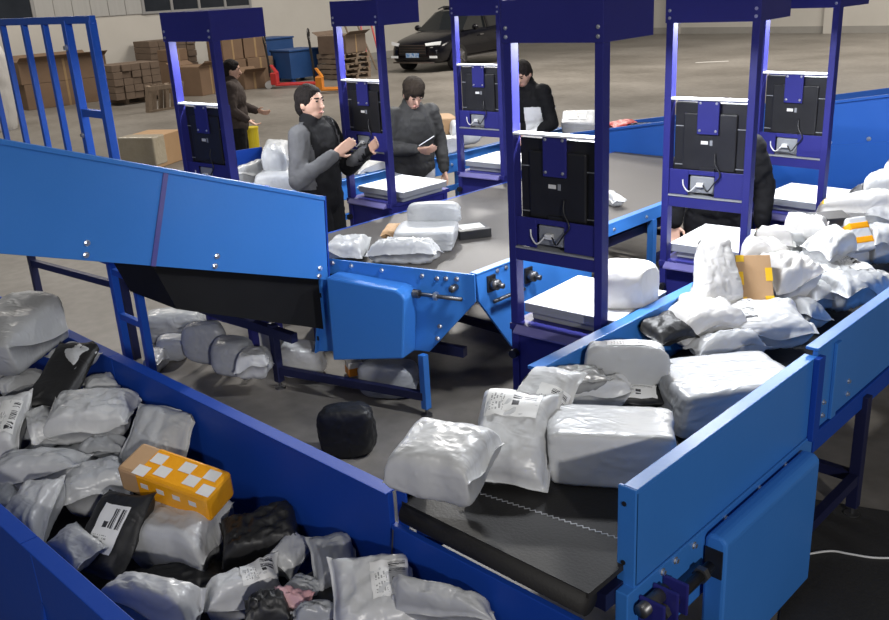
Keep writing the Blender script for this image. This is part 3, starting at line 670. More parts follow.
def parcel(label, bb, z, h, kind='bag', mt=None, yaw=0, tilt=0, roll=0, asp=None, lab=None, labm=0, labside=1, labrot=0, group='parcels', name='parcel_bag', cat='parcel', crum=1., p=None, q=None, vmax=None, grow=1., bounds=None):
    _seed[0] += 1; mt = mt or W1
    x0, y0, x1, y1 = bb; cx, cy = (x0+x1)/2, (y0+y1)/2
    if vmax:
        while onZ(cx, cy, z).y > vmax-.30*(y1-y0)/F*depth(onZ(cx, cy, z)): z += .01
    pc = onZ(cx, cy, z); k = F/depth(pc); d = ray(cx, cy); el = math.atan2(-d.z, math.hypot(d.x, d.y))+math.radians(tilt)
    X = (x1-x0)/k; Y = max(.25*X*.2, ((y1-y0)/k-h*abs(math.cos(el)))/max(.2, abs(math.sin(el))))
    cy_, sy_ = abs(math.cos(math.radians(yaw))), abs(math.sin(math.radians(yaw)))
    if asp: Lx = 1.1*X/(cy_+asp*sy_); Wy = asp*Lx
    else:
        dt = cy_*cy_-sy_*sy_
        if abs(dt) < .25: Lx = Wy = X/(cy_+sy_)
        else: Lx = (X*cy_-Y*sy_)/dt; Wy = (Y*cy_-X*sy_)/dt
        Lx = max(Lx, .06); Wy = max(Wy, .06)
    Lx *= grow; Wy *= grow
    if kind == 'bag': mb, sf = bag_mesh(Lx*1.16, Wy*1.22, h*1.15, _seed[0], p or 3.0, q or 1.9, crum, pinch=.10, cont=.88)
    elif kind == 'wrap': mb, sf = bag_mesh(Lx*1.12, Wy*1.14, h*1.12, _seed[0], 6.0, 3.2, crum*.6, pinch=.06, cont=.95)
    elif kind == 'sack': mb, sf = wrap_mesh(Lx*1.06, Wy*1.06, h*1.06, _seed[0], .24, crum)
    elif kind == 'full': mb, sf = bag_mesh(Lx*1.10, Wy*1.14, h*1.12, _seed[0], p or 5.0, q or 2.6, crum, pinch=.075, cont=.90)
    else: mb, sf = wrap_mesh(Lx*1.04, Wy*1.05, h*1.05, _seed[0], .125 if kind == 'wrap' else .07, crum)
    o = mb.build(name, mt, None, smooth=True)
    o.matrix_world = pose(cx, cy, z, yaw, tilt, roll)
    tag(o, label, cat, group)
    lo_ = label_patch(sf, lab, LAB[labm], o, labside, rot=labrot) if lab else None
    if bounds: settle(o, lo_, bounds)
    return o

TG = 'parcels heaped in the foreground trough'
P = lambda *a, **k: parcel(*a, group=TG, vmax=1.80, grow=1.07, bounds=(-9, 0, .886, 1.815, .142), **k)
P('big plump white bag at the top left of the trough heap', (-25, 292, 54, 376), .62, .24, 'wrap', W2, yaw=-10, tilt=10)
P('small pale grey bag lying against the far trough wall beside a black mailer', (50, 334, 98, 378), .60, .09, 'bag', W2, yaw=-40, asp=.5, tilt=10)
P('plain matt black mailer without label near the top of the trough heap', (36, 340, 94, 408), .62, .08, 'full', K1, yaw=-12, tilt=28, crum=.5)
P('thin white bag slanting below the big plump bag at the left edge', (2, 358, 40, 408), .60, .09, 'bag', W2, yaw=55, asp=.45, tilt=8)
P('white bag cut by the left edge, just below the big plump bag', (-25, 352, 14, 394), .64, .10, 'bag', W1, yaw=-30, asp=.7)
P('white bag with a gridded label at the left edge', (-28, 392, 27, 462), .58, .13, 'full', W1, yaw=8, tilt=25, lab=(.1, -.5, .72, .4), labm=2)
P('narrow white rolled bag standing between labelled bag and crumpled bag', (22, 394, 63, 462), .56, .11, 'full', W1, yaw=-62, asp=.42, tilt=14)
P('wide crumpled white bag lying across, right of the black mailer', (53, 388, 132, 441), .60, .13, 'full', W1, yaw=3, tilt=8, crum=1.6)
P('little pale bag peeking out above the wide crumpled bag', (84, 373, 119, 398), .58, .08, 'bag', W2, yaw=10)
P('white pointed bag leaning on the far trough wall behind the orange parcel', (120, 400, 198, 476), .42, .10, 'bag', W2, yaw=-20, tilt=38)
P('flat white bag left of the orange parcel, partly buried', (-6, 448, 78, 490), .50, .12, 'bag', W2, yaw=4)
P('small silvery bag wedged under the wide crumpled bag', (80, 436, 128, 464), .48, .09, 'bag', W3, yaw=-6, crum=2)
P('rounded white bag touching the left end of the orange parcel', (62, 454, 130, 518), .44, .16, 'full', W2, yaw=18, tilt=8)
P('white bag with a dark torn spot by the near trough wall', (8, 476, 58, 546), .50, .13, 'full', W2, yaw=-10, tilt=20)
P('black mailer with a white shipping label in the middle of the trough', (72, 486, 152, 580), .44, .09, 'full', K1, yaw=-24, tilt=30, asp=1.25, crum=.6, lab=(-.25, -.45, .45, .4), labm=1, labrot=1)
P('pale bluish bag squeezed between near wall and the labelled black mailer', (48, 514, 104, 580), .44, .09, 'bag', W2, yaw=-45, asp=.55, tilt=12)
P('big smooth white bag in the centre of the trough below the orange parcel', (140, 484, 228, 580), .36, .22, 'wrap', W2, yaw=-18, tilt=14)
P('large white bag at the bottom edge against the near wall', (104, 566, 204, 642), .40, .17, 'full', W2, yaw=-20, tilt=8)
P('crinkled black bag lying against the far trough wall', (224, 506, 299, 576), .26, .17, 'wrap', K1, yaw=12, tilt=10, crum=2.4)
P('slim white bag with twisted top standing beside the crinkled black bag', (272, 528, 308, 584), .36, .10, 'full', W2, yaw=70, asp=.6, tilt=20)
P('white bag with barcode label at the bottom edge, right of the large white bag', (204, 556, 280, 630), .34, .17, 'full', W1, yaw=28, tilt=14, lab=(.0, -.62, .8, .5), labm=1)
P('small black bag at the bottom edge beside the pink bundle', (246, 590, 292, 634), .38, .10, 'bag', K1, yaw=10, crum=2)
P('small pink bundle at the bottom of the trough', (274, 588, 310, 612), .40, .07, 'bag', PINK, yaw=-20, crum=2)
P('grey crinkled bag just right of the pink bundle', (286, 576, 326, 610), .36, .08, 'bag', W3, yaw=-30, asp=.5, crum=2)
P('grey white bag standing against the far wall behind the barcode mailer', (310, 530, 360, 596), .26, .11, 'bag', W3, yaw=12, tilt=30)
P('white mailer with barcode and torn open top edge at bottom centre', (332, 550, 418, 640), .32, .12, 'full', W1, yaw=10, tilt=30, lab=(-.05, -.2, .72, .5), labm=0)
P('white boxy mailer rightmost in the trough heap', (392, 572, 492, 640), .30, .15, 'full', W2, yaw=-20, tilt=20)
P('crumpled scrap of pale plastic at the very bottom between pink bundle and barcode mailer', (296, 602, 346, 632), .38, .08, 'bag', W3, yaw=8, crum=2)
P('dark grey bag at the very left edge low in the heap', (-20, 480, 20, 520), .42, .10, 'bag', W3, yaw=8)
for i, (bb, z) in enumerate((((20, 420, 110, 500), .36), ((120, 560, 230, 620), .22), ((-10, 380, 80, 450), .42), ((280, 570, 400, 640), .20), ((60, 395, 150, 470), .36))):
    P(['buried grey bag glimpsed under the crumpled white bag', 'buried black bag under the large white bottom bag', 'buried grey bag under the narrow rolled bag', 'buried black bag under the barcode mailer', 'buried dark bag beside the white pointed bag'][i], bb, z, .14, 'full', [W3, K1, W3, K1, K1][i], yaw=i*13)
# orange taped carton
ob = empty('taped_carton', (0, 0, 0), 0, 'carton wrapped in orange tape with white patches lying across the trough heap', 'carton')
ob.matrix_world = pose(176, 481, .56, -26, 12, 9)
kx, ky, kz = .225, .085, .066
MB().box((-kx, -ky, -kz), (kx, ky, kz)).build('carton_body', KRAFT, ob, bevel=.014)
MB().box((-kx*.62, -ky-.002, -kz-.002), (kx+.002, ky+.002, kz+.002)).build('orange_tape', ORANGE, ob, bevel=.016)
rr = random.Random(4)
for q, (xa, ya) in enumerate(((-.09, .3), (-.03, -.35), (.05, .35), (.11, -.3), (.17, .4), (.195, -.55), (-.115, -.7))):
    MB().box((xa*1.0-.03, ya*ky-.028, kz+.0023), (xa+.03, ya*ky+.028, kz+.0035)).build('white_patch', PAPER, ob)
for xa in (-.09, -.01, .07, .15): MB().box((xa-.018, -ky-.0035, -.03+.02*((xa*50) % 2)), (xa+.018, -ky-.0023, .025)).build('white_patch', PAPER, ob)

RG = 'parcels on the right belt conveyor'
RB = (RL+.016, RR-.05, 0, 9, RZ+.002)
P = lambda *a, **k: parcel(*a, group=RG, grow=1.08, bounds=((RL-.05 if a[1][0] < 480 else RB[0]),)+RB[1:], **k)
P('white square bag at the near end of the right belt, overhanging the corner', (396, 414, 490, 502), .86, .16, 'wrap', W1, yaw=-26, tilt=12, asp=.85)
P('white bag with a large address label standing second from the near belt end', (470, 386, 556, 490), .86, .15, 'full', W1, yaw=-16, tilt=34, asp=1.2, lab=(-.55, .15, .45, .85), labm=1)
P('pointed white mailer with barcode leaning behind the address label bag', (500, 358, 578, 430), .84, .09, 'bag', W1, yaw=-38, tilt=30, asp=.8, lab=(.1, -.6, .8, .1), labm=0)
P('flat grey green crinkled bag beside the left belt guard', (534, 366, 602, 394), .82, .07, 'bag', G1, yaw=4, crum=2)
P('small white bag between flat crinkled bag and the big boxy parcel', (552, 378, 630, 412), .84, .10, 'full', W1, yaw=12)
P('big boxy white parcel with shaded right side near the belt end', (550, 402, 668, 488), .83, .20, 'block', W1, yaw=-12, crum=.6)
P('pale grey bag with faint label resting above the boxy parcel', (586, 335, 662, 386), .86, .15, 'wrap', W2, yaw=-14, tilt=10, lab=(-.3, -.4, .5, .4), labm=2)
P('black mailer with white label between two large parcels', (618, 382, 668, 412), .80, .06, 'bag', K1, yaw=-10, tilt=14, lab=(-.75, -.6, .35, .7), labm=0)
P('grey flap of an empty mailer left of the large grey wrapped box', (644, 360, 682, 392), .86, .05, 'bag', W3, yaw=-35, asp=.6, tilt=20)
P('large grey wrapped box with glossy film top against the right guard', (665, 352, 784, 430), .82, .17, 'block', W3, yaw=8, crum=.7)
P('open black lined bag by the left belt guard under the white mound', (640, 308, 690, 352), .86, .08, 'bag', K1, yaw=30, tilt=20, asp=.7)
P('glaring white mound of film under the kraft box', (668, 298, 742, 350), .90, .16, 'full', W4, yaw=14, tilt=8)
P('tall white bag standing left of the kraft box', (684, 224, 738, 322), .98, .17, 'full', W4, yaw=12, tilt=55, asp=1.35)
P('white mailer with printed label directly below the kraft box', (720, 298, 802, 352), .86, .14, 'full', W1, yaw=-8, tilt=10, lab=(-.75, -.55, -.1, .5), labm=2)
P('white bag lying between white mound and labelled mailer', (694, 330, 762, 364), .82, .12, 'bag', W2, yaw=10)
P('bright crumpled white bag right of the kraft box', (764, 250, 812, 300), .98, .16, 'full', W4, yaw=12, tilt=14, crum=1.8)
P('silvery bag with barcode leaning over the right guard side', (790, 246, 880, 312), .90, .15, 'full', W2, yaw=24, tilt=6, lab=(-.1, -.4, .6, .3), labm=1, crum=1.6)
P('small clear grey bag at the right edge by the guard', (856, 272, 900, 304), .84, .12, 'bag', G1, yaw=30, asp=.8)
P('white rolled bag on top of the silvery barcode bag', (804, 224, 856, 270), 1.05, .13, 'full', W1, yaw=40, asp=.55, tilt=10)
P('white crumpled bag beside the dark flat box', (782, 214, 828, 250), 1.02, .12, 'full', W4, yaw=-16, tilt=10, crum=1.8)
LAB.append(YELLOW)
yt = P('big white bag with yellow tape in the upper right heap', (802, 192, 900, 224), .98, .14, 'full', W4, yaw=8, tilt=4, lab=(-.62, -.7, -.45, .5), labm=3); yt.children[0].name = 'tape'
P('large white bag at the top of the right heap', (838, 164, 900, 206), .98, .17, 'wrap', W1, yaw=12, tilt=6)
P('white bag corner at the right edge above the heap', (872, 156, 910, 186), 1.04, .14, 'wrap', W1, yaw=12, tilt=6)
P('white bag lying behind the kraft box', (736, 236, 784, 272), .96, .14, 'full', W4, yaw=4, tilt=12)
P('white bag at the foot of the upper heap by the right edge', (852, 222, 900, 262), .92, .16, 'full', W2, yaw=16)
P('small round white bag left of the upper heap', (828, 186, 850, 206), .98, .10, 'wrap', W1, yaw=12)
P('buried white bag under the silvery barcode bag', (770, 262, 840, 310), .80, .12, 'full', W2, yaw=20)
P('buried white bag in the middle of the upper heap', (790, 228, 880, 275), .84, .2, 'wrap', W2, yaw=20)
P('buried white bag under the yellow taped bag', (820, 198, 905, 240), .84, .22, 'wrap', W2, yaw=20)
for lb, bb, z, h, kd, m_, yw, tl_ in (
    ('white bag between the tall bag and the far scale', (740, 222, 790, 258), 1.00, .14, 'full', W4, -14, 18),
    ('pale bag tucked right of the green labelled mailer', (786, 292, 822, 330), .82, .10, 'bag', W2, 20, 8),
    ('white bag right above the kraft carton', (764, 226, 806, 262), 1.04, .13, 'full', W1, 24, 14),
    ('white bag under the round white bag', (800, 182, 846, 214), .94, .16, 'wrap', W1, 8, 8),
    ('white bag above the orange banded packet', (846, 196, 896, 232), 1.02, .14, 'full', W1, -10, 12),
    ('pale bag leaning on the left guard below the tall white bag', (672, 286, 716, 330), .88, .10, 'bag', W2, 30, 24)):
    parcel(lb, bb, z, h, kd, m_, yaw=yw, tilt=tl_, group=RG, grow=1.08, bounds=RB)
def carton(label, x, y, z, dims, yaw, tilt, roll, tapes, mt=KRAFT, group=None):
    e = empty('carton', (0, 0, 0), 0, label, 'carton', group); e.matrix_world = pose(x, y, z, yaw, tilt, roll)
    a, b, c = (q/2 for q in dims)
    MB().box((-a, -b, -c), (a, b, c)).build('carton_body', mt, e, bevel=.004)
    for (x0, y0, x1, y1) in tapes: MB().box((x0*a-.0, y0*b, c+.0005), (x1*a, y1*b, c+.002)).build('tape', YELLOW, e)
    return e
carton('small kraft carton with yellow tape corners standing on the white heap', 752, 281, 1.0, (.17, .24, .09), -4, 58, 4,
       ((-1.01, .72, -.55, 1.0), (-1.01, -.25, -.66, .3), (.62, -.1, 1.01, .45), (-1.01, -1, -.55, -.75), (.5, -1, 1.01, -.72)))
dk = MB().box((-.11, -.06, -.025), (.11, .06, .025)).build('flat_box', BLACKP, bevel=.005); dk.matrix_world = pose(828, 219, 1.08, 4, 8, 0); tag(dk, 'dark flat box on top of the right heap', 'box')
to = empty('taped_packet', (0, 0, 0), 0, 'white packet with two orange tape bands in the upper right heap', 'packet'); to.matrix_world = pose(858, 235, 1.0, 15, 55, 0)
MB().box((-.065, -.10, -.035), (.065, .10, .035)).build('packet_body', W1, to, bevel=.012)
for y_ in (.02, -.065): MB().box((-.067, y_, -.037), (.067, y_+.05, .037)).build('tape_band', ORANGE, to, bevel=.012)
parcel('bulky white bag on the shelf between the nearest station and the next one', (606, 256, 658, 318), 1.06, .27, 'sack', W4, yaw=-6, tilt=8, asp=.75, bounds=(-9, RL-.055, 3.0, 9, .984))

MG = 'parcels on the wide middle belt'
P = lambda *a, **k: parcel(*a, group=MG, bounds=(-9, 0, 0, 9, .853 if a[1][0] > 330 else .889), **k)
P('bluish white bag at the near left corner of the middle belt', (324, 235, 370, 265), .91, .12, 'full', W2, yaw=-12)
P('puffy warm white bag lying frontmost on the middle belt', (368, 238, 440, 266), .91, .11, 'full', W2, yaw=-14, crum=1.8, p=4)
P('white boxy parcel behind the puffy bag', (394, 218, 458, 252), .92, .13, 'block', W2, yaw=-10, crum=.6)
P('plump white bag on top of the boxy parcel', (408, 198, 460, 224), 1.04, .14, 'sack', W2, yaw=-6)
P('brown mailer peeking out left of the boxy parcel', (382, 224, 402, 240), .88, .06, 'full', KRAFT, yaw=-10)
bx = empty('flat_box', (0, 0, 0), 0, 'black flat carton with white label on the middle belt', 'box'); bx.matrix_world = pose(470, 231, .88, 14, 0, 0)
MB().box((-.10, -.10, -.03), (.12, .10, .03)).build('box_body', BLACKP, bx, bevel=.004); MB().box((-.07, -.06, .0305), (.09, .07, .032)).build('box_label', PAPER, bx)

FG = 'bags lying on the floor under the conveyors'
P = lambda *a, **k: parcel(*a, group=FG, bounds=(-9, -4.70 if a[1][0] == 240 else 0, 0, 3.06 if 180 < a[1][0] < 250 else 9, .002), **k)
P('grey translucent sack on the floor farthest left under the incline', (146, 306, 204, 344), .12, .22, 'sack', G1, yaw=5, crum=1.5)
P('small pinkish bag on the floor in front of the translucent sack', (158, 332, 188, 362), .09, .16, 'sack', W3, yaw=5)
P('square grey bag on the floor, third from the left', (186, 318, 226, 364), .15, .28, 'sack', W3, yaw=5)
P('rounded grey bag on the floor left of the leg with a foot', (212, 332, 256, 376), .12, .22, 'sack', W3, yaw=-8)
P('flat white bag on the floor touching the steel leg', (237, 346, 272, 378), .09, .14, 'full', W1, yaw=-5)
P('bright white sack on the floor right of the steel leg', (280, 336, 325, 380), .12, .22, 'sack', W1, yaw=-10)
P('small white bag on the floor by the guard frame post', (146, 348, 166, 374), .06, .10, 'full', W2, yaw=-5)
P('black sack on the floor below the middle belt', (316, 396, 374, 460), .16, .30, 'sack', K1, yaw=-8, crum=1.4)
P('grey sack on the floor behind the blue leg', (358, 352, 416, 402), .12, .24, 'sack', W3, yaw=-6)
P('white sack on the floor behind the steel leg', (252, 322, 284, 356), .15, .22, 'sack', W1, yaw=-6)
sb = empty('small_box', (0, 0, 0), 0, 'small orange and white box on the floor under the middle belt', 'box'); sb.matrix_world = pose(354, 367, .055, 20, 0, 0)
MB().box((-.05, -.05, -.05), (.05, .05, .05)).build('box_body', PAPER, sb, bevel=.004); MB().box((-.051, -.051, -.045), (.051, .051, .01)).build('orange_band', ORP, sb)

LG = 'parcels on the belt behind the workers'
P = lambda *a, **k: parcel(*a, group=LG, bounds=(-6.99, -6.15, 0, 9, .823), **k)
P('white bag heap right of the worker with a phone', (436, 132, 468, 166), .93, .16, 'full', W4, yaw=6)
P('white bag on the far belt just behind the worker with a phone', (448, 118, 480, 146), 1.0, .2, 'wrap', W1, yaw=6)
P('brown carton shaped parcel above the white bag heap', (428, 112, 456, 136), .98, .18, 'block', KRAFT, yaw=10, crum=.3)
P('white flat bag under the station shelf before the car', (356, 158, 392, 180), .89, .10, 'full', W4, yaw=6)
P('white bag behind the raised hands of the gesturing worker', (300, 160, 346, 190), .92, .16, 'full', W1, yaw=6)
P('clear plastic bag standing left of the gesturing worker', (262, 138, 292, 176), 1.05, .22, 'wrap', W2, yaw=6)
P('white bag below the clear plastic bag', (258, 168, 300, 196), .92, .18, 'wrap', W1, yaw=6)
P('white bag beside the far left station', (232, 158, 268, 190), .92, .16, 'full', W2, yaw=-20)
CG = 'parcels in the far feed chute'
P = lambda *a, **k: parcel(*a, group=CG, bounds=((-9, 0, 7.432, 8.09, .85) if a[1][1] < 150 else (-9, 0, 0, 9, .853)), **k)
P('white parcel with printed label in the feed chute seen through the nearest station', (560, 108, 600, 138), 1.02, .16, 'block', W1, yaw=-18, tilt=20, crum=.4, lab=(-.7, -.6, .5, .6), labm=0)
P('red bag lying in the blue feed chute', (606, 118, 642, 134), 1.04, .08, 'bag', RED, yaw=10)
P('flat white sheet of film on the feed chute rim', (620, 122, 660, 136), 1.10, .05, 'bag', W1, yaw=10)
P('small white bag on the far part of the middle belt', (604, 190, 622, 208), .89, .08, 'bag', W1, yaw=10)

# ------------------------------------------------------------------ people
def remesh(mb, name, mt, parent, vox=.01, fold=0., smooth=4, fs=6.):
    me = mb.mesh('tmp'); o = bpy.data.objects.new('tmp', me); C.objects.link(o)
    md = o.modifiers.new('r', 'REMESH'); md.mode = 'VOXEL'; md.voxel_size = vox
    sm = o.modifiers.new('s', 'SMOOTH'); sm.factor = .5; sm.iterations = smooth
    dg = bpy.context.evaluated_depsgraph_get(); dg.update()
    nm = bpy.data.meshes.new_from_object(o.evaluated_get(dg)); bpy.data.objects.remove(o, do_unlink=True)
    nm.name = name; nm.materials.clear(); nm.materials.append(mt)
    if fold:
        nr = [v.normal.copy() for v in nm.vertices]
        for v, n_ in zip(nm.vertices, nr):
            p = v.co*1.0; v.co += n_*fold*crease(Vector((p.x*fs, p.y*fs, p.z*fs*.8))*.5)
    nm.polygons.foreach_set('use_smooth', [True]*len(nm.polygons)); nm.update()
    r = bpy.data.objects.new(name, nm); C.objects.link(r); r.parent = parent; return r
def patch(src, name, mt, cond, off, parent):
    me = src.data; fs = [p for p in me.polygons if cond(p.center, p.normal)]
    ids = {}; vs = []; ff = []
    for f in fs:
        q = []
        for i in f.vertices:
            if i not in ids: ids[i] = len(vs); vs.append(me.vertices[i].co+me.vertices[i].normal*off)
            q.append(ids[i])
        ff.append(q)
    m2 = bpy.data.meshes.new(name); m2.from_pydata(vs, [], ff); m2.update(); m2.materials.append(mt)
    m2.polygons.foreach_set('use_smooth', [True]*len(m2.polygons))
    o = bpy.data.objects.new(name, m2); C.objects.link(o); o.parent = parent; return o
def hand(mb, w_, d, n, thumb, curl=25):
    """palm, four fingers of different lengths with two bends, thumb from the side of the palm"""
    d = Vector(d).normalized(); n = Vector(n); n = (n-d*n.dot(d)).normalized(); s = d.cross(n).normalized()*thumb; w_ = Vector(w_)
    for k in (-.028, -.01, .01, .028): mb.capsule(w_+s*k*.6+d*.01, w_+s*k+d*.085, .016, .013, 8)
    for k, L in ((-.031, .058), (-.0105, .07), (.0105, .078), (.031, .07)):
        a = w_+s*k+d*.088; e = d.copy()
        for j, f in enumerate((.45, .32, .26)):
            ang = math.radians(curl*(.6+.5*j)); e2 = e*math.cos(ang)+n*math.sin(ang); b = a+e2*L*f*1.05
            mb.capsule(a, b, .0095-.0006*j, .009-.0008*j, 8); a = b; e = e2
    a = w_+s*.03+d*.025; b = a+(d*.6+s*.75+n*.25).normalized()*.04; c0 = b+(d*.9+s*.25+n*.3).normalized()*.032
    mb.capsule(a, b, .013, .011, 8); mb.capsule(b, c0, .0105, .009, 8)
def person(label, pos, face, Ht=1.72, pitch=0, turn=0, arms=None, jacket=DGREYCL, trous=BLACKCL, hairm=HAIR, coat=.82, fringe=False, lean=0, shoes=BLACKP, curl=25, palms=((0, 1, 0), (0, 1, 0))):
    k = Ht/1.75
    root = empty('person', pos, math.atan2(face[1], face[0])-math.pi/2, label, 'person')
    LM = Matrix.Rotation(math.radians(-lean), 3, 'X')
    hip = Vector((0, 0, .93))
    def L_(p): return (LM @ (Vector(p)-hip)+hip)*k
    neck = L_((0, -.005, 1.49))
    HM = Matrix.Rotation(math.radians(turn), 3, 'Z') @ Matrix.Rotation(math.radians(-pitch), 3, 'X')
    def H_(p): return neck+HM @ (Vector(p)*k)      # head space: origin at the base of the skull
    (eR, hR), (eL, hL) = arms or (((.27, -.02, 1.16), (.27, .06, .92)), ((-.27, -.02, 1.16), (-.27, .06, .92)))
    sR, sL = L_((.18, 0, 1.42)), L_((-.18, 0, 1.42)); eR, hR, eL, hL = (L_(p) for p in (eR, hR, eL, hL))
    b = MB()
    b.ball(H_((0, .012, .135)), .1*k, .77, .95, 1.16, 18, 12, HM); b.ball(H_((0, .045, .062)), .058*k, .9, .9, .85, 14, 8, HM)
    b.capsule(H_((0, .108, .125)), H_((0, .119, .098)), .009, .014, 8)
    for sx in (-1, 1): b.ball(H_((sx*.079, .0, .118)), .03, .35, .65, 1, 10, 6, HM); b.ball(H_((sx*.034, .085, .145)), .014, 1.2, .5, .6, 8, 6, HM)
    b.capsule(L_((0, -.01, 1.40)), H_((0, .005, .06)), .062, .055)
    b.ball(L_((0, 0, 1.28)), .19*k, .98, .62, 1.15); b.ball(L_((0, 0, 1.05)), .16*k, 1, .68, 1.1); b.ball(L_((0, 0, .93)), .17*k, 1, .65, .8)
    for s0, e0, h0, th, pn_ in ((sR, eR, hR, -1, palms[0]), (sL, eL, hL, 1, palms[1])):
        b.capsule(s0, e0, .052, .04); b.capsule(e0, h0, .042, .027); hand(b, h0, h0-e0, pn_, th, curl)
    for sx in (-1, 1):
        b.capsule((sx*.09*k, 0, .92*k), (sx*.10*k, .01, .50*k), .085, .055); b.capsule((sx*.10*k, .01, .50*k), (sx*.10*k, -.01, .09*k), .055, .04)
        b.capsule((sx*.10*k, -.03, .05), (sx*.11*k, .14, .035), .04, .03)
    remesh(b, 'body', SKIN, root, .007, 0, 3)
    for sx in (-1, 1):
        MB().ball(H_((sx*.033, .098, .143)), .0095, 1.5, .5, .6, 10, 6, HM).build('eye', EYE, root, smooth=True)
        MB().capsule(H_((sx*.018, .104, .163)), H_((sx*.05, .094, .165)), .005, .004, 8).build('eyebrow', hairm, root, smooth=True)
    MB().capsule(H_((-.02, .1, .065)), H_((.02, .1, .065)), .006, .006, 8).build('mouth', LIP, root, smooth=True)
    h = MB(); h.ball(H_((0, -.008, .165)), .1*k, .88, 1.02, .98, 18, 12, HM); h.ball(H_((0, -.045, .115)), .085*k, .92, .75, 1.05, 16, 10, HM)
    if fringe:
        h.ball(H_((0, .058, .19)), .062, 1.15, .75, .75, 14, 8, HM); h.ball(H_((0, -.01, .20)), .1*k, .98, 1.05, .8, 16, 10, HM)
        for sx in (-1, 1): h.ball(H_((sx*.066, .02, .145)), .04, .55, 1.2, 1.3, 12, 8, HM)
    else: h.ball(H_((0, .045, .215)), .05, 1.2, .9, .5, 14, 8, HM)
    remesh(h, 'hair', hairm, root, .007, .006, 2, 30)
    j = MB()
    j.ball(L_((0, -.005, 1.27)), .215*k, 1.0, .70, 1.12, 20, 12); j.capsule(L_((-.15, -.01, 1.405)), L_((.15, -.01, 1.405)), .078, .078)
    j.ball(L_((0, 0, 1.08)), .2*k, 1, .72, 1.1, 18, 10); j.ball(L_((0, 0, .95)), .2*k, 1, .72, .7, 18, 10)
    if coat < .8:
        for sx in (-1, 1): j.capsule(L_((sx*.085, 0, .95)), (sx*.09*k, 0, coat*k), .125, .12)
    for s0, e0, h0 in ((sR, eR, hR), (sL, eL, hL)):
        j.capsule(s0, e0, .078, .062); j.capsule(e0, e0+(h0-e0)*.93, .062, .043)
    j.capsule(L_((-.035, .0, 1.455)), L_((.035, .0, 1.455)), .078, .078); j.capsule(L_((0, -.01, 1.44)), L_((0, -.01, 1.51)), .082, .074)
    jo = remesh(j, 'jacket', jacket, root, .012, .014, 3, 7)
    t = MB()
    for sx in (-1, 1):
        t.capsule((sx*.09*k, 0, .90*k), (sx*.10*k, .012, .50*k), .105, .08); t.capsule((sx*.10*k, .012, .50*k), (sx*.10*k, -.01, .10*k), .08, .062)
    remesh(t, 'trousers', trous, root, .014, .012, 3, 7)
    for sx in (-1, 1):
        MB().capsule((sx*.10*k, -.05, .05), (sx*.115*k, .15, .042), .05, .042).build('shoe', shoes, root, smooth=True)
    return root, jo
TWD = Vector((S2, -S2)); RGT = Vector((S2, S2))
def fc(r_, t_): v = RGT*r_+TWD*t_; return (v.x, v.y)
p = onZ(309, 89, 1.785)
r1, j1 = person('man in grey jacket with black front gesturing with both hands', (p.x, p.y, 0), fc(.9, .42), 1.82, -2, -8,
       (((.30, .03, 1.13), (.17, .27, 1.30)), ((-.27, .10, 1.12), (-.15, .36, 1.28))), GREYCL, BLACKCL, HAIR, .55, palms=((-1, .2, .4), (1, .2, .4)), curl=18)
patch(j1, 'black_front', BLACKCL, lambda c, n_: (c.z < 1.08) or (n_.y > .05 and abs(c.x) < .17 and c.y > 0) or (c.z > 1.56) or (c.x < -.19), .004, r1)
p = onZ(408, 78, 1.70)
r2, j2 = person('worker in dark grey jacket looking down at a phone', (p.x, p.y, 0), fc(.38, .92), 1.72, 30, 0,
       (((.26, .02, 1.14), (.06, .27, 1.16)), ((-.27, -.02, 1.15), (-.28, .06, .88))), DGREYCL, TROUS, HAIR2, .84, True, 4, palms=((-1, 0, .6), (1, 0, 0)))
wp = r2.matrix_basis @ Vector((.0, .345, 1.20))
ph = MB().box((-.036, -.07, -.004), (.036, .07, .004)).build('smartphone', WHITEST, bevel=.003)
ph.location = wp; ph.rotation_euler = (math.radians(30), 0, r2.rotation_euler[2]+.9); tag(ph, 'pale smartphone held by the worker in dark grey jacket', 'phone')
p = onZ(530, 62, 1.68)
r3, j3 = person('worker bending forward in black jacket with white panels, seen through the nearest station', (p.x, p.y, 0), fc(-.55, .83), 1.74, 30, 0,
       (((.28, .06, 1.12), (.14, .30, 1.05)), ((-.28, .06, 1.12), (-.12, .30, 1.05))), BLACKCL, BLACKCL, HAIR, .8, False, 10)
patch(j3, 'white_panel', WHITECL, lambda c, n_: 1.0 < c.z < 1.27 and n_.y > .15 and .03 < abs(c.x) < .2 and c.y > 0, .005, r3)
patch(j3, 'sleeve_stripe', WHITECL, lambda c, n_: abs(n_.x) > .75 and abs(c.x) > .22 and c.z < 1.42 and abs(c.y-.0) < .06, .005, r3)
p = onZ(229, 61, 1.70)
r4, j4 = person('man in brown jacket standing sideways behind the far left station', (p.x, p.y, 0), fc(.97, -.1), 1.72, 8, 0,
       (((.25, -.02, 1.15), (.24, .16, 1.02)), ((-.25, .04, 1.15), (-.16, .26, 1.08))), BROWNCL, BLACKCL, HAIR, .8)
p = onZ(714, 97, 1.70)
r5, j5 = person('worker in long black coat mostly hidden behind the second right row station', (p.x+.08, p.y-.02, 0), fc(-.3, .9), 1.74, 35, 0, None, BLACKCL, BLACKCL, HAIR, .5, False, 6)

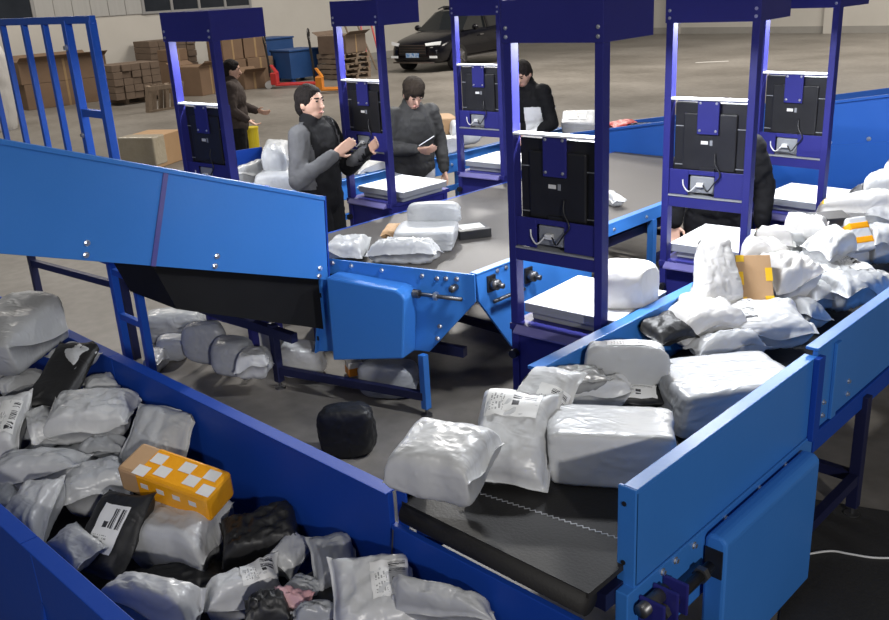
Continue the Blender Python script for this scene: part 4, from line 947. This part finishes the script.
# ------------------------------------------------------------------ background stock along the left wall
def gbox(name, label, x, y, dims, rz=0, z0=0, mt=KRAFT2, cat='carton', group=None, flaps=False, seam=True):
    b = onZ(x, y, z0); e = empty(name, (b.x, b.y, z0), math.radians(rz), label, cat, group)
    a, c0, h = dims
    MB().box((-a/2, -c0/2, 0), (a/2, c0/2, h)).build('carton_body', mt, e, bevel=.01)
    if seam: MB().box((-a/2-.002, -.03, h*.0), (a/2+.002, .03, h+.003)).build('tape', mat('brown_tape', (.30, .20, .10), .4, var=(6, .5, (.34, .23, .12))), e)
    if flaps:
        for s in (-1, 1): MB().prism([(s*a/2, -c0/2, h), (s*a/2, c0/2, h), (s*(a/2+.18), c0/2, h+.1), (s*(a/2+.18), -c0/2, h+.1)], (0, 0, .01)).build('flap', mt, e)
    return e
SG = 'cartons stored along the left wall'
def pallet(label, x, y, rz=0, z0=0, group='wooden pallets by the wall', tilt=None):
    b = onZ(x, y, z0); e = empty('pallet', (b.x, b.y, z0), math.radians(rz), label, 'pallet', group)
    e.location = (max(onZ(x, y, 0).x, WX+.75), onZ(x, y, 0).y, z0)
    if tilt: e.rotation_euler = tilt
    for i in range(6): MB().box((-.6, -.5+i*.18, .11), (.6, -.5+i*.18+.12, .135)).build('plank', WOOD, e)
    for s in (-.5, 0, .42): MB().box((-.6, s, .02), (.6, s+.09, .11)).build('bearer', WOOD, e)
    for s in (-.6, -.05, .5): MB().box((s, -.5, 0), (s+.1, .51, .02)).build('plank', WOOD, e)
    return e
gbox('bulk_carton', 'large lower brown carton seen through the guard frame bars', 62, 104, (1.1, 2.2, .62), 0, 0, KRAFT2, 'carton', SG)
gbox('bulk_carton', 'large upper brown carton with open top seen through the guard frame bars', 62, 104, (1.1, 2.3, .55), 0, 0, KRAFT2, 'carton', SG, flaps=True).location.z = .625
pallet('pallet under the bundled cardboard near the left wall', 133, 101, 0)
def bundles(label0, x, y, nu, nv, nz, dims, z0, mt, gap=.02):
    b = onZ(x, y, z0); rn = random.Random(int(x)); lst = []
    a, c0, h = dims
    e = empty('cardboard_bundle_stack', (max(b.x, WX+.6), b.y, z0), 0, label0, 'cardboard stack')
    for i in range(nv):
        for k in range(nz):
            MB().box((-a/2, (i-nv/2)*c0+gap/2, k*h+.004), (a/2+rn.uniform(-.03, .03), (i+1-nv/2)*c0-gap/2, (k+1)*h-.004)).build('bundle', mt, e, bevel=.006)
    return e
bundles('front stack of bundled brown cardboard on a pallet by the wall', 132, 97, 1, 5, 5, (.9, .26, .17), .14, KRAFT3)
bundles('taller stack of bundled brown cardboard behind the front stack', 152, 86, 1, 5, 8, (.9, .3, .17), .0, KRAFT3)
gbox('carton', 'open brown carton behind the far left station, nearest the cardboard stacks', 200, 94, (.9, .9, .75), 20, 0, KRAFT2, 'carton', SG, True)
gbox('carton', 'brown carton left of the open one', 178, 92, (.5, .6, .85), 10, 0, KRAFT2, 'carton', SG)
for i, q in enumerate((158,)):
    b = onZ(q, 98, 0); pallet('pallet leaning upright beside the cardboard stacks', 167, 110, 0, .0, tilt=(0, math.radians(-78), math.radians(8)))
fb_ = gbox('carton', 'flat brown carton on the row behind the far left station', 178, 92, (.5, .62, .3), 10, 0, KRAFT2, 'carton', SG); fb_.location.z = .855
b0 = onZ(243, 85, 0)
def sbox(label, dx, dy, z, dims, rz, flaps=False, base=b0, mt=KRAFT2):
    e = gbox('carton', label, 240, 85, dims, rz, 0, mt, 'carton', SG, flaps); e.location = (base.x+dx, base.y+dy, z); return e
sbox('lowest left carton of the pile left of the blue bins', 0, -.50, 0, (.8, .85, .75), 4)
sbox('lowest right carton of the pile left of the blue bins', 0, .45, 0, (.8, .85, .75), -3)
sbox('middle left carton of the pile left of the blue bins', 0, -.45, .757, (.7, .7, .6), 5)
sbox('middle right carton of the pile left of the blue bins', -.02, .38, .757, (.7, .75, .55), -4)
sbox('topmost carton of the pile left of the blue bins', 0, -.3, 1.364, (.6, .6, .4), 8, True)
sbox('small carton lying open in front of the carton pile', 1.1, -.45, 0, (.6, .6, .45), -14, True)
def bin_(label, x, y, dims, rz):
    b = onZ(x, y, 0); e = empty('plastic_bin', (b.x, b.y, 0), math.radians(rz), label, 'bin', 'blue bins by the wall'); a, c0, h = dims
    mb = MB(); t = .03
    mb.box((-a/2, -c0/2, .1), (a/2, c0/2, .14)); mb.box((-a/2, -c0/2, .14), (-a/2+t, c0/2, h)); mb.box((a/2-t, -c0/2, .14), (a/2, c0/2, h)); mb.box((-a/2+t, -c0/2, .14), (a/2-t, -c0/2+t, h)); mb.box((-a/2+t, c0/2-t, .14), (a/2-t, c0/2, h))
    mb.build('bin_body', BINB, e)
    MB().box((-a/2-.03, -c0/2-.03, h), (a/2+.03, c0/2+.03, h+.05)).build('bin_lid', BINB, e, bevel=.01)
    for sx in (-1, 1):
        for sy in (-1, 1): MB().box((sx*a*.4-.05, sy*c0*.4-.05, 0), (sx*a*.4+.05, sy*c0*.4+.05, .1)).build('foot', BINB, e)
bin_('taller blue lidded bin standing behind the pallet truck', 270, 78, (1.0, 1.3, 1.15), 0)
bin_('lower blue lidded bin right behind the red pallet truck', 298, 80, (.9, 1.1, .85), 0)
def truck(label, x, y, rz, body, hz, hb=BLACKP, nm='pallet_truck'):
    b = onZ(x, y, 0); e = empty(nm, (b.x, b.y, 0), math.radians(rz), label, 'pallet truck', 'pallet trucks')
    for s in (-1, 1):
        MB().prism([(0, s*.17-.08, .07), (0, s*.17+.08, .07), (1.15, s*.17+.07, .05), (1.15, s*.17-.07, .05)], (0, 0, .05)).build('fork', body, e, bevel=.01)
        MB().tube([(1.0, s*.17-.05, .04), (1.0, s*.17+.05, .04)], .04, 12).build('roller', TYRE, e)
    MB().prism([(-.12, -.2, .1), (.05, -.26, .1), (.05, .26, .1), (-.12, .2, .1)], (0, 0, .32)).build('pump_housing', body, e, bevel=.02)
    MB().prism([(.02, -.15, .4), (.02, .15, .4), (-.12, .1, .62), (-.12, -.1, .62)], (.05, 0, 0)).build('neck', body, e)
    for s in (-1, 1): MB().tube([(-.2, s*.09-.03, .1), (-.2, s*.09+.03, .1)], .1, 16).build('steer_wheel', mat('grey_wheel', (.45, .45, .45), .5, var=(9, .5, (.5, .5, .5))), e)
    MB().tube([(-.15, 0, .3), (-.16, 0, .75), (-.2, 0, hz-.2)], .03, 10).build('handle_shaft', hb, e)
    pts = [(-.2+.0, .16*math.sin(a), hz-.06+.14*math.cos(a)) for a in [2*math.pi*i/16 for i in range(17)]]
    MB().tube(pts, .02, 8).build('handle_loop', hb, e)
truck('red pallet truck with forks pointing right by the blue bins', 277, 88, 45, RED, 1.35)
truck('orange pallet truck right of the red one', 322, 93, 45, ORP, 1.5)
for i in range(5): pallet('pallet number %s from the floor in the stack left of the car' % ['one', 'two', 'three', 'four', 'five'][i], 345, 78, 6*((i % 3)-1), .145*i, 'stacked pallets left of the car')
gbox('carton', 'crushed brown carton on the pallet stack left of the car', 345, 78, (1.0, 1.0, .5), 14, 0, KRAFT3, 'carton', SG, True).location.z = .726
for i, (x, dx) in enumerate(((362, -.1), (370, .25), (377, -.2), (383, .15))):
    b = onZ(x, 70, 0); o = MB().tube([(0, 0, 0), (-.6, dx, 1.5)], .03, 8).build('wooden_pole', [WOOD, RED, WOOD, RED][i]); o.location = b
    tag(o, ['first wooden pole leaning left of the car', 'thin red pole leaning left of the car', 'second wooden pole leaning left of the car', 'red pole nearest the car'][i], 'pole')
wc = empty('wrapped_carton', (0, 0, 0), 0, 'film wrapped brown carton on the floor behind the incline', 'carton'); b = onZ(155, 164, 0); wc.location = (b.x, b.y, 0); wc.rotation_euler = (0, 0, .5)
MB().box((-.3, -.42, 0), (.3, .42, .48)).build('carton_body', KRAFT, wc, bevel=.01)
MB().box((-.31, -.43, .05), (.31, -.10, .49)).build('film_wrap', mat('cloudy_film', (.42, .36, .26), .2, var=(9, .7, (.5, .44, .34)), bump=(14, .5)), wc, bevel=.02)
yb = empty('yellow_tub', (0, 0, 0), 0, 'yellow tub standing left of the clear plastic bag', 'tub'); b = onZ(254, 150, 0); yb.location = (b.x, b.y, 0)
MB().tube([(0, 0, 0), (0, 0, .36)], [.1, .11], 20).build('tub_body', YEL2, yb, smooth=False); MB().tube([(0, 0, .36), (0, 0, .385)], .118, 20).build('lid', YEL2, yb)
b = onZ(8, 130, 0); jb = wrap_mesh(1.2, 1.2, 1.9, 77, .16)[0].build('bulk_bag', W4, smooth=True); jb.location = (b.x-.4, b.y-.3, .95); tag(jb, 'tall white bulk bag at the left edge behind the frame bars', 'bag')
b = onZ(712, 62, 0); sp_ = MB().box((-.45, -.06, 0), (.45, .06, .006)).build('glare_strip', PAPER); sp_.location = b; sp_.rotation_euler = (0, 0, math.radians(38)); tag(sp_, 'thin white strip standing for glare on the empty floor', 'glare')  # floor glare put in as a thin white strip

# ------------------------------------------------------------------ parked car
def car():
    fb = onZ(414, 73, 0); f = Vector((.163, -.987, 0))
    e = empty('car', (0, 0, 0), math.atan2(f.y, f.x)-math.pi/2, 'black sport utility car parked by the far wall', 'car')
    e.location = fb-f*2.45; e.scale = (1.06, 1.06, 1.06)
    # stations along y: (y, half width, z low, z shoulder)
    st = [(2.30, .62, .34, .66), (2.22, .80, .26, .78), (2.0, .90, .22, .88), (1.4, .93, .22, 1.0), (.9, .94, .22, 1.06), (-.2, .94, .22, 1.08), (-1.4, .94, .22, 1.10), (-2.0, .92, .24, 1.10), (-2.25, .86, .30, 1.06), (-2.34, .74, .4, .98)]
    vs = []; fs = []; n = 10
    for y, w_, z0, z1 in st:
        h = z1-z0
        prof = [(0, z0), (w_*.82, z0), (w_*.97, z0+.12*h), (w_, z0+.45*h), (w_*.985, z0+.7*h), (w_*.93, z0+.9*h), (w_*.80, z1), (w_*.4, z1+.025), (0, z1+.035)]
        ring = [(x, y, z) for x, z in prof]+[(-x, y, z) for x, z in prof[-2:0:-1]]
        vs += ring; n = len(ring)
    for i in range(len(st)-1):
        fs += [(i*n+k, i*n+(k+1) % n, (i+1)*n+(k+1) % n, (i+1)*n+k) for k in range(n)]
    fs += [tuple(range(n-1, -1, -1)), tuple((len(st)-1)*n+k for k in range(n))]
    bo = MB(); bo.add(vs, fs); b0 = bo.build('car_body', CARB, e, smooth=True)
    sd = b0.modifiers.new('s', 'SUBSURF'); sd.levels = sd.render_levels = 1
    gh = [(.95, .80, 1.04, 1.06), (.25, .76, 1.05, 1.56), (-.2, .74, 1.06, 1.64), (-1.2, .73, 1.06, 1.63), (-1.9, .72, 1.06, 1.48), (-2.2, .74, 1.04, 1.10)]
    vs = []; fs = []
    for y, w_, z0, z1 in gh:
        h = z1-z0; t_ = w_-.28*h
        vs += [(w_, y, z0), (w_-.14*h, y, z0+.5*h), (t_, y, z1-.06*h), (t_*.8, y, z1), (-t_*.8, y, z1), (-t_, y, z1-.06*h), (-w_+.14*h, y, z0+.5*h), (-w_, y, z0)]
    for i in range(len(gh)-1): fs += [(i*8+k, i*8+(k+1) % 8, (i+1)*8+(k+1) % 8, (i+1)*8+k) for k in range(8)]
    fs += [tuple(range(7, -1, -1)), tuple(40+k for k in range(8))]
    g = MB(); g.add(vs, fs); g.build('cabin', CARG, e, smooth=False)
    MB().box((-.55, -1.75, 1.615), (.55, -.05, 1.66)).build('roof', CARB, e, bevel=.03)
    for s in (-1, 1):
        MB().tube([(s*.60, -1.9, 1.6), (s*.6, -.2, 1.68), (s*.60, .1, 1.62)], .02, 6).build('roof_rail', CHROME, e)
        for y, z0, z1 in ((-.35, 1.06, 1.60), (-1.3, 1.06, 1.58)): MB().prism([(s*.80, y, z0), (s*.80, y-.1, z0), (s*.61, y-.1, z1), (s*.61, y, z1)], (s*.02, 0, 0)).build('window_pillar', CARB, e)
        MB().ball((s*1.02, .62, 1.12), .11, 1, .6, .75).build('side_mirror', CARB, e, smooth=True)
        for y in (1.38, -1.36):
            wh = MB().tube([(s*.74, y, .35), (s*.97, y, .35)], .35, 28).build('wheel', TYRE, e)
            MB().tube([(s*.965, y, .35), (s*.978, y, .35)], .24, 24).build('rim', DSTEEL, wh)
            for q in range(5):
                a = q*2*math.pi/5; MB().bar((s*.985, y, .35), (s*.985, y+.22*math.cos(a), .35+.22*math.sin(a)), .03, .05, (1, 0, 0)).build('spoke', CHROME, wh)
        hl = MB().prism([(s*.45, 2.30, .80), (s*.86, 2.12, .84), (s*.84, 2.14, .75), (s*.48, 2.31, .73)], (0, .03, 0)).build('headlight', HEADL, e)
        MB().box((s*.55, 2.27, .40), (s*.80, 2.29, .46)).build('fog_light', HEADL, e)
        MB().box((s*.945, -1.9, .28), (s*.96, 1.0, .34)).build('sill_trim', CHROME, e)
        for y in (.1, -.9): MB().box((s*.945, y, .88), (s*.965, y+.18, .91)).build('door_handle', CHROME, e)
    MB().box((-.46, 2.30, .48), (.46, 2.33, .76)).build('grille', BLACKP, e)
    for z in (.53, .60, .67, .74): MB().box((-.46, 2.33, z), (.46, 2.338, z+.012)).build('grille_bar', CHROME, e)
    MB().box((-.22, 2.335, .42), (.22, 2.35, .54)).build('number_plate', PLATE, e)
    MB().box((-.7, 2.28, .26), (.7, 2.32, .30)).build('bumper_trim', CHROME, e)
    return e
car()

# ------------------------------------------------------------------ dark floor sheet and cable at lower right
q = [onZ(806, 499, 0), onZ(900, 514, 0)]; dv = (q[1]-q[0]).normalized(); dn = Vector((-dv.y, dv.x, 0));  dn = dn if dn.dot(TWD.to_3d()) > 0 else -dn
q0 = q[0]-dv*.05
mt_ = MB().prism([q0, q0+dv*1.6, q0+dv*1.6+dn*1.3, q0+dn*1.3], (0, 0, .006)).build('floor_sheet', mat('black_sheet', (.022, .021, .021), .75, var=(4, .6, (.03, .029, .028)), bump=(60, .2)))  # thin dark sheet over the darker stretch of floor
tag(mt_, 'thin black sheet on the floor at lower right', 'mat')
pts = [onZ(x, y, .011) for x, y in ((770, 556), (800, 555), (830, 551), (850, 554), (880, 558), (930, 556))]
fcb = tube_part('floor_cable', pts, .005, CABLE, None); tag(fcb, 'thin white cable running across the black sheet', 'cable')
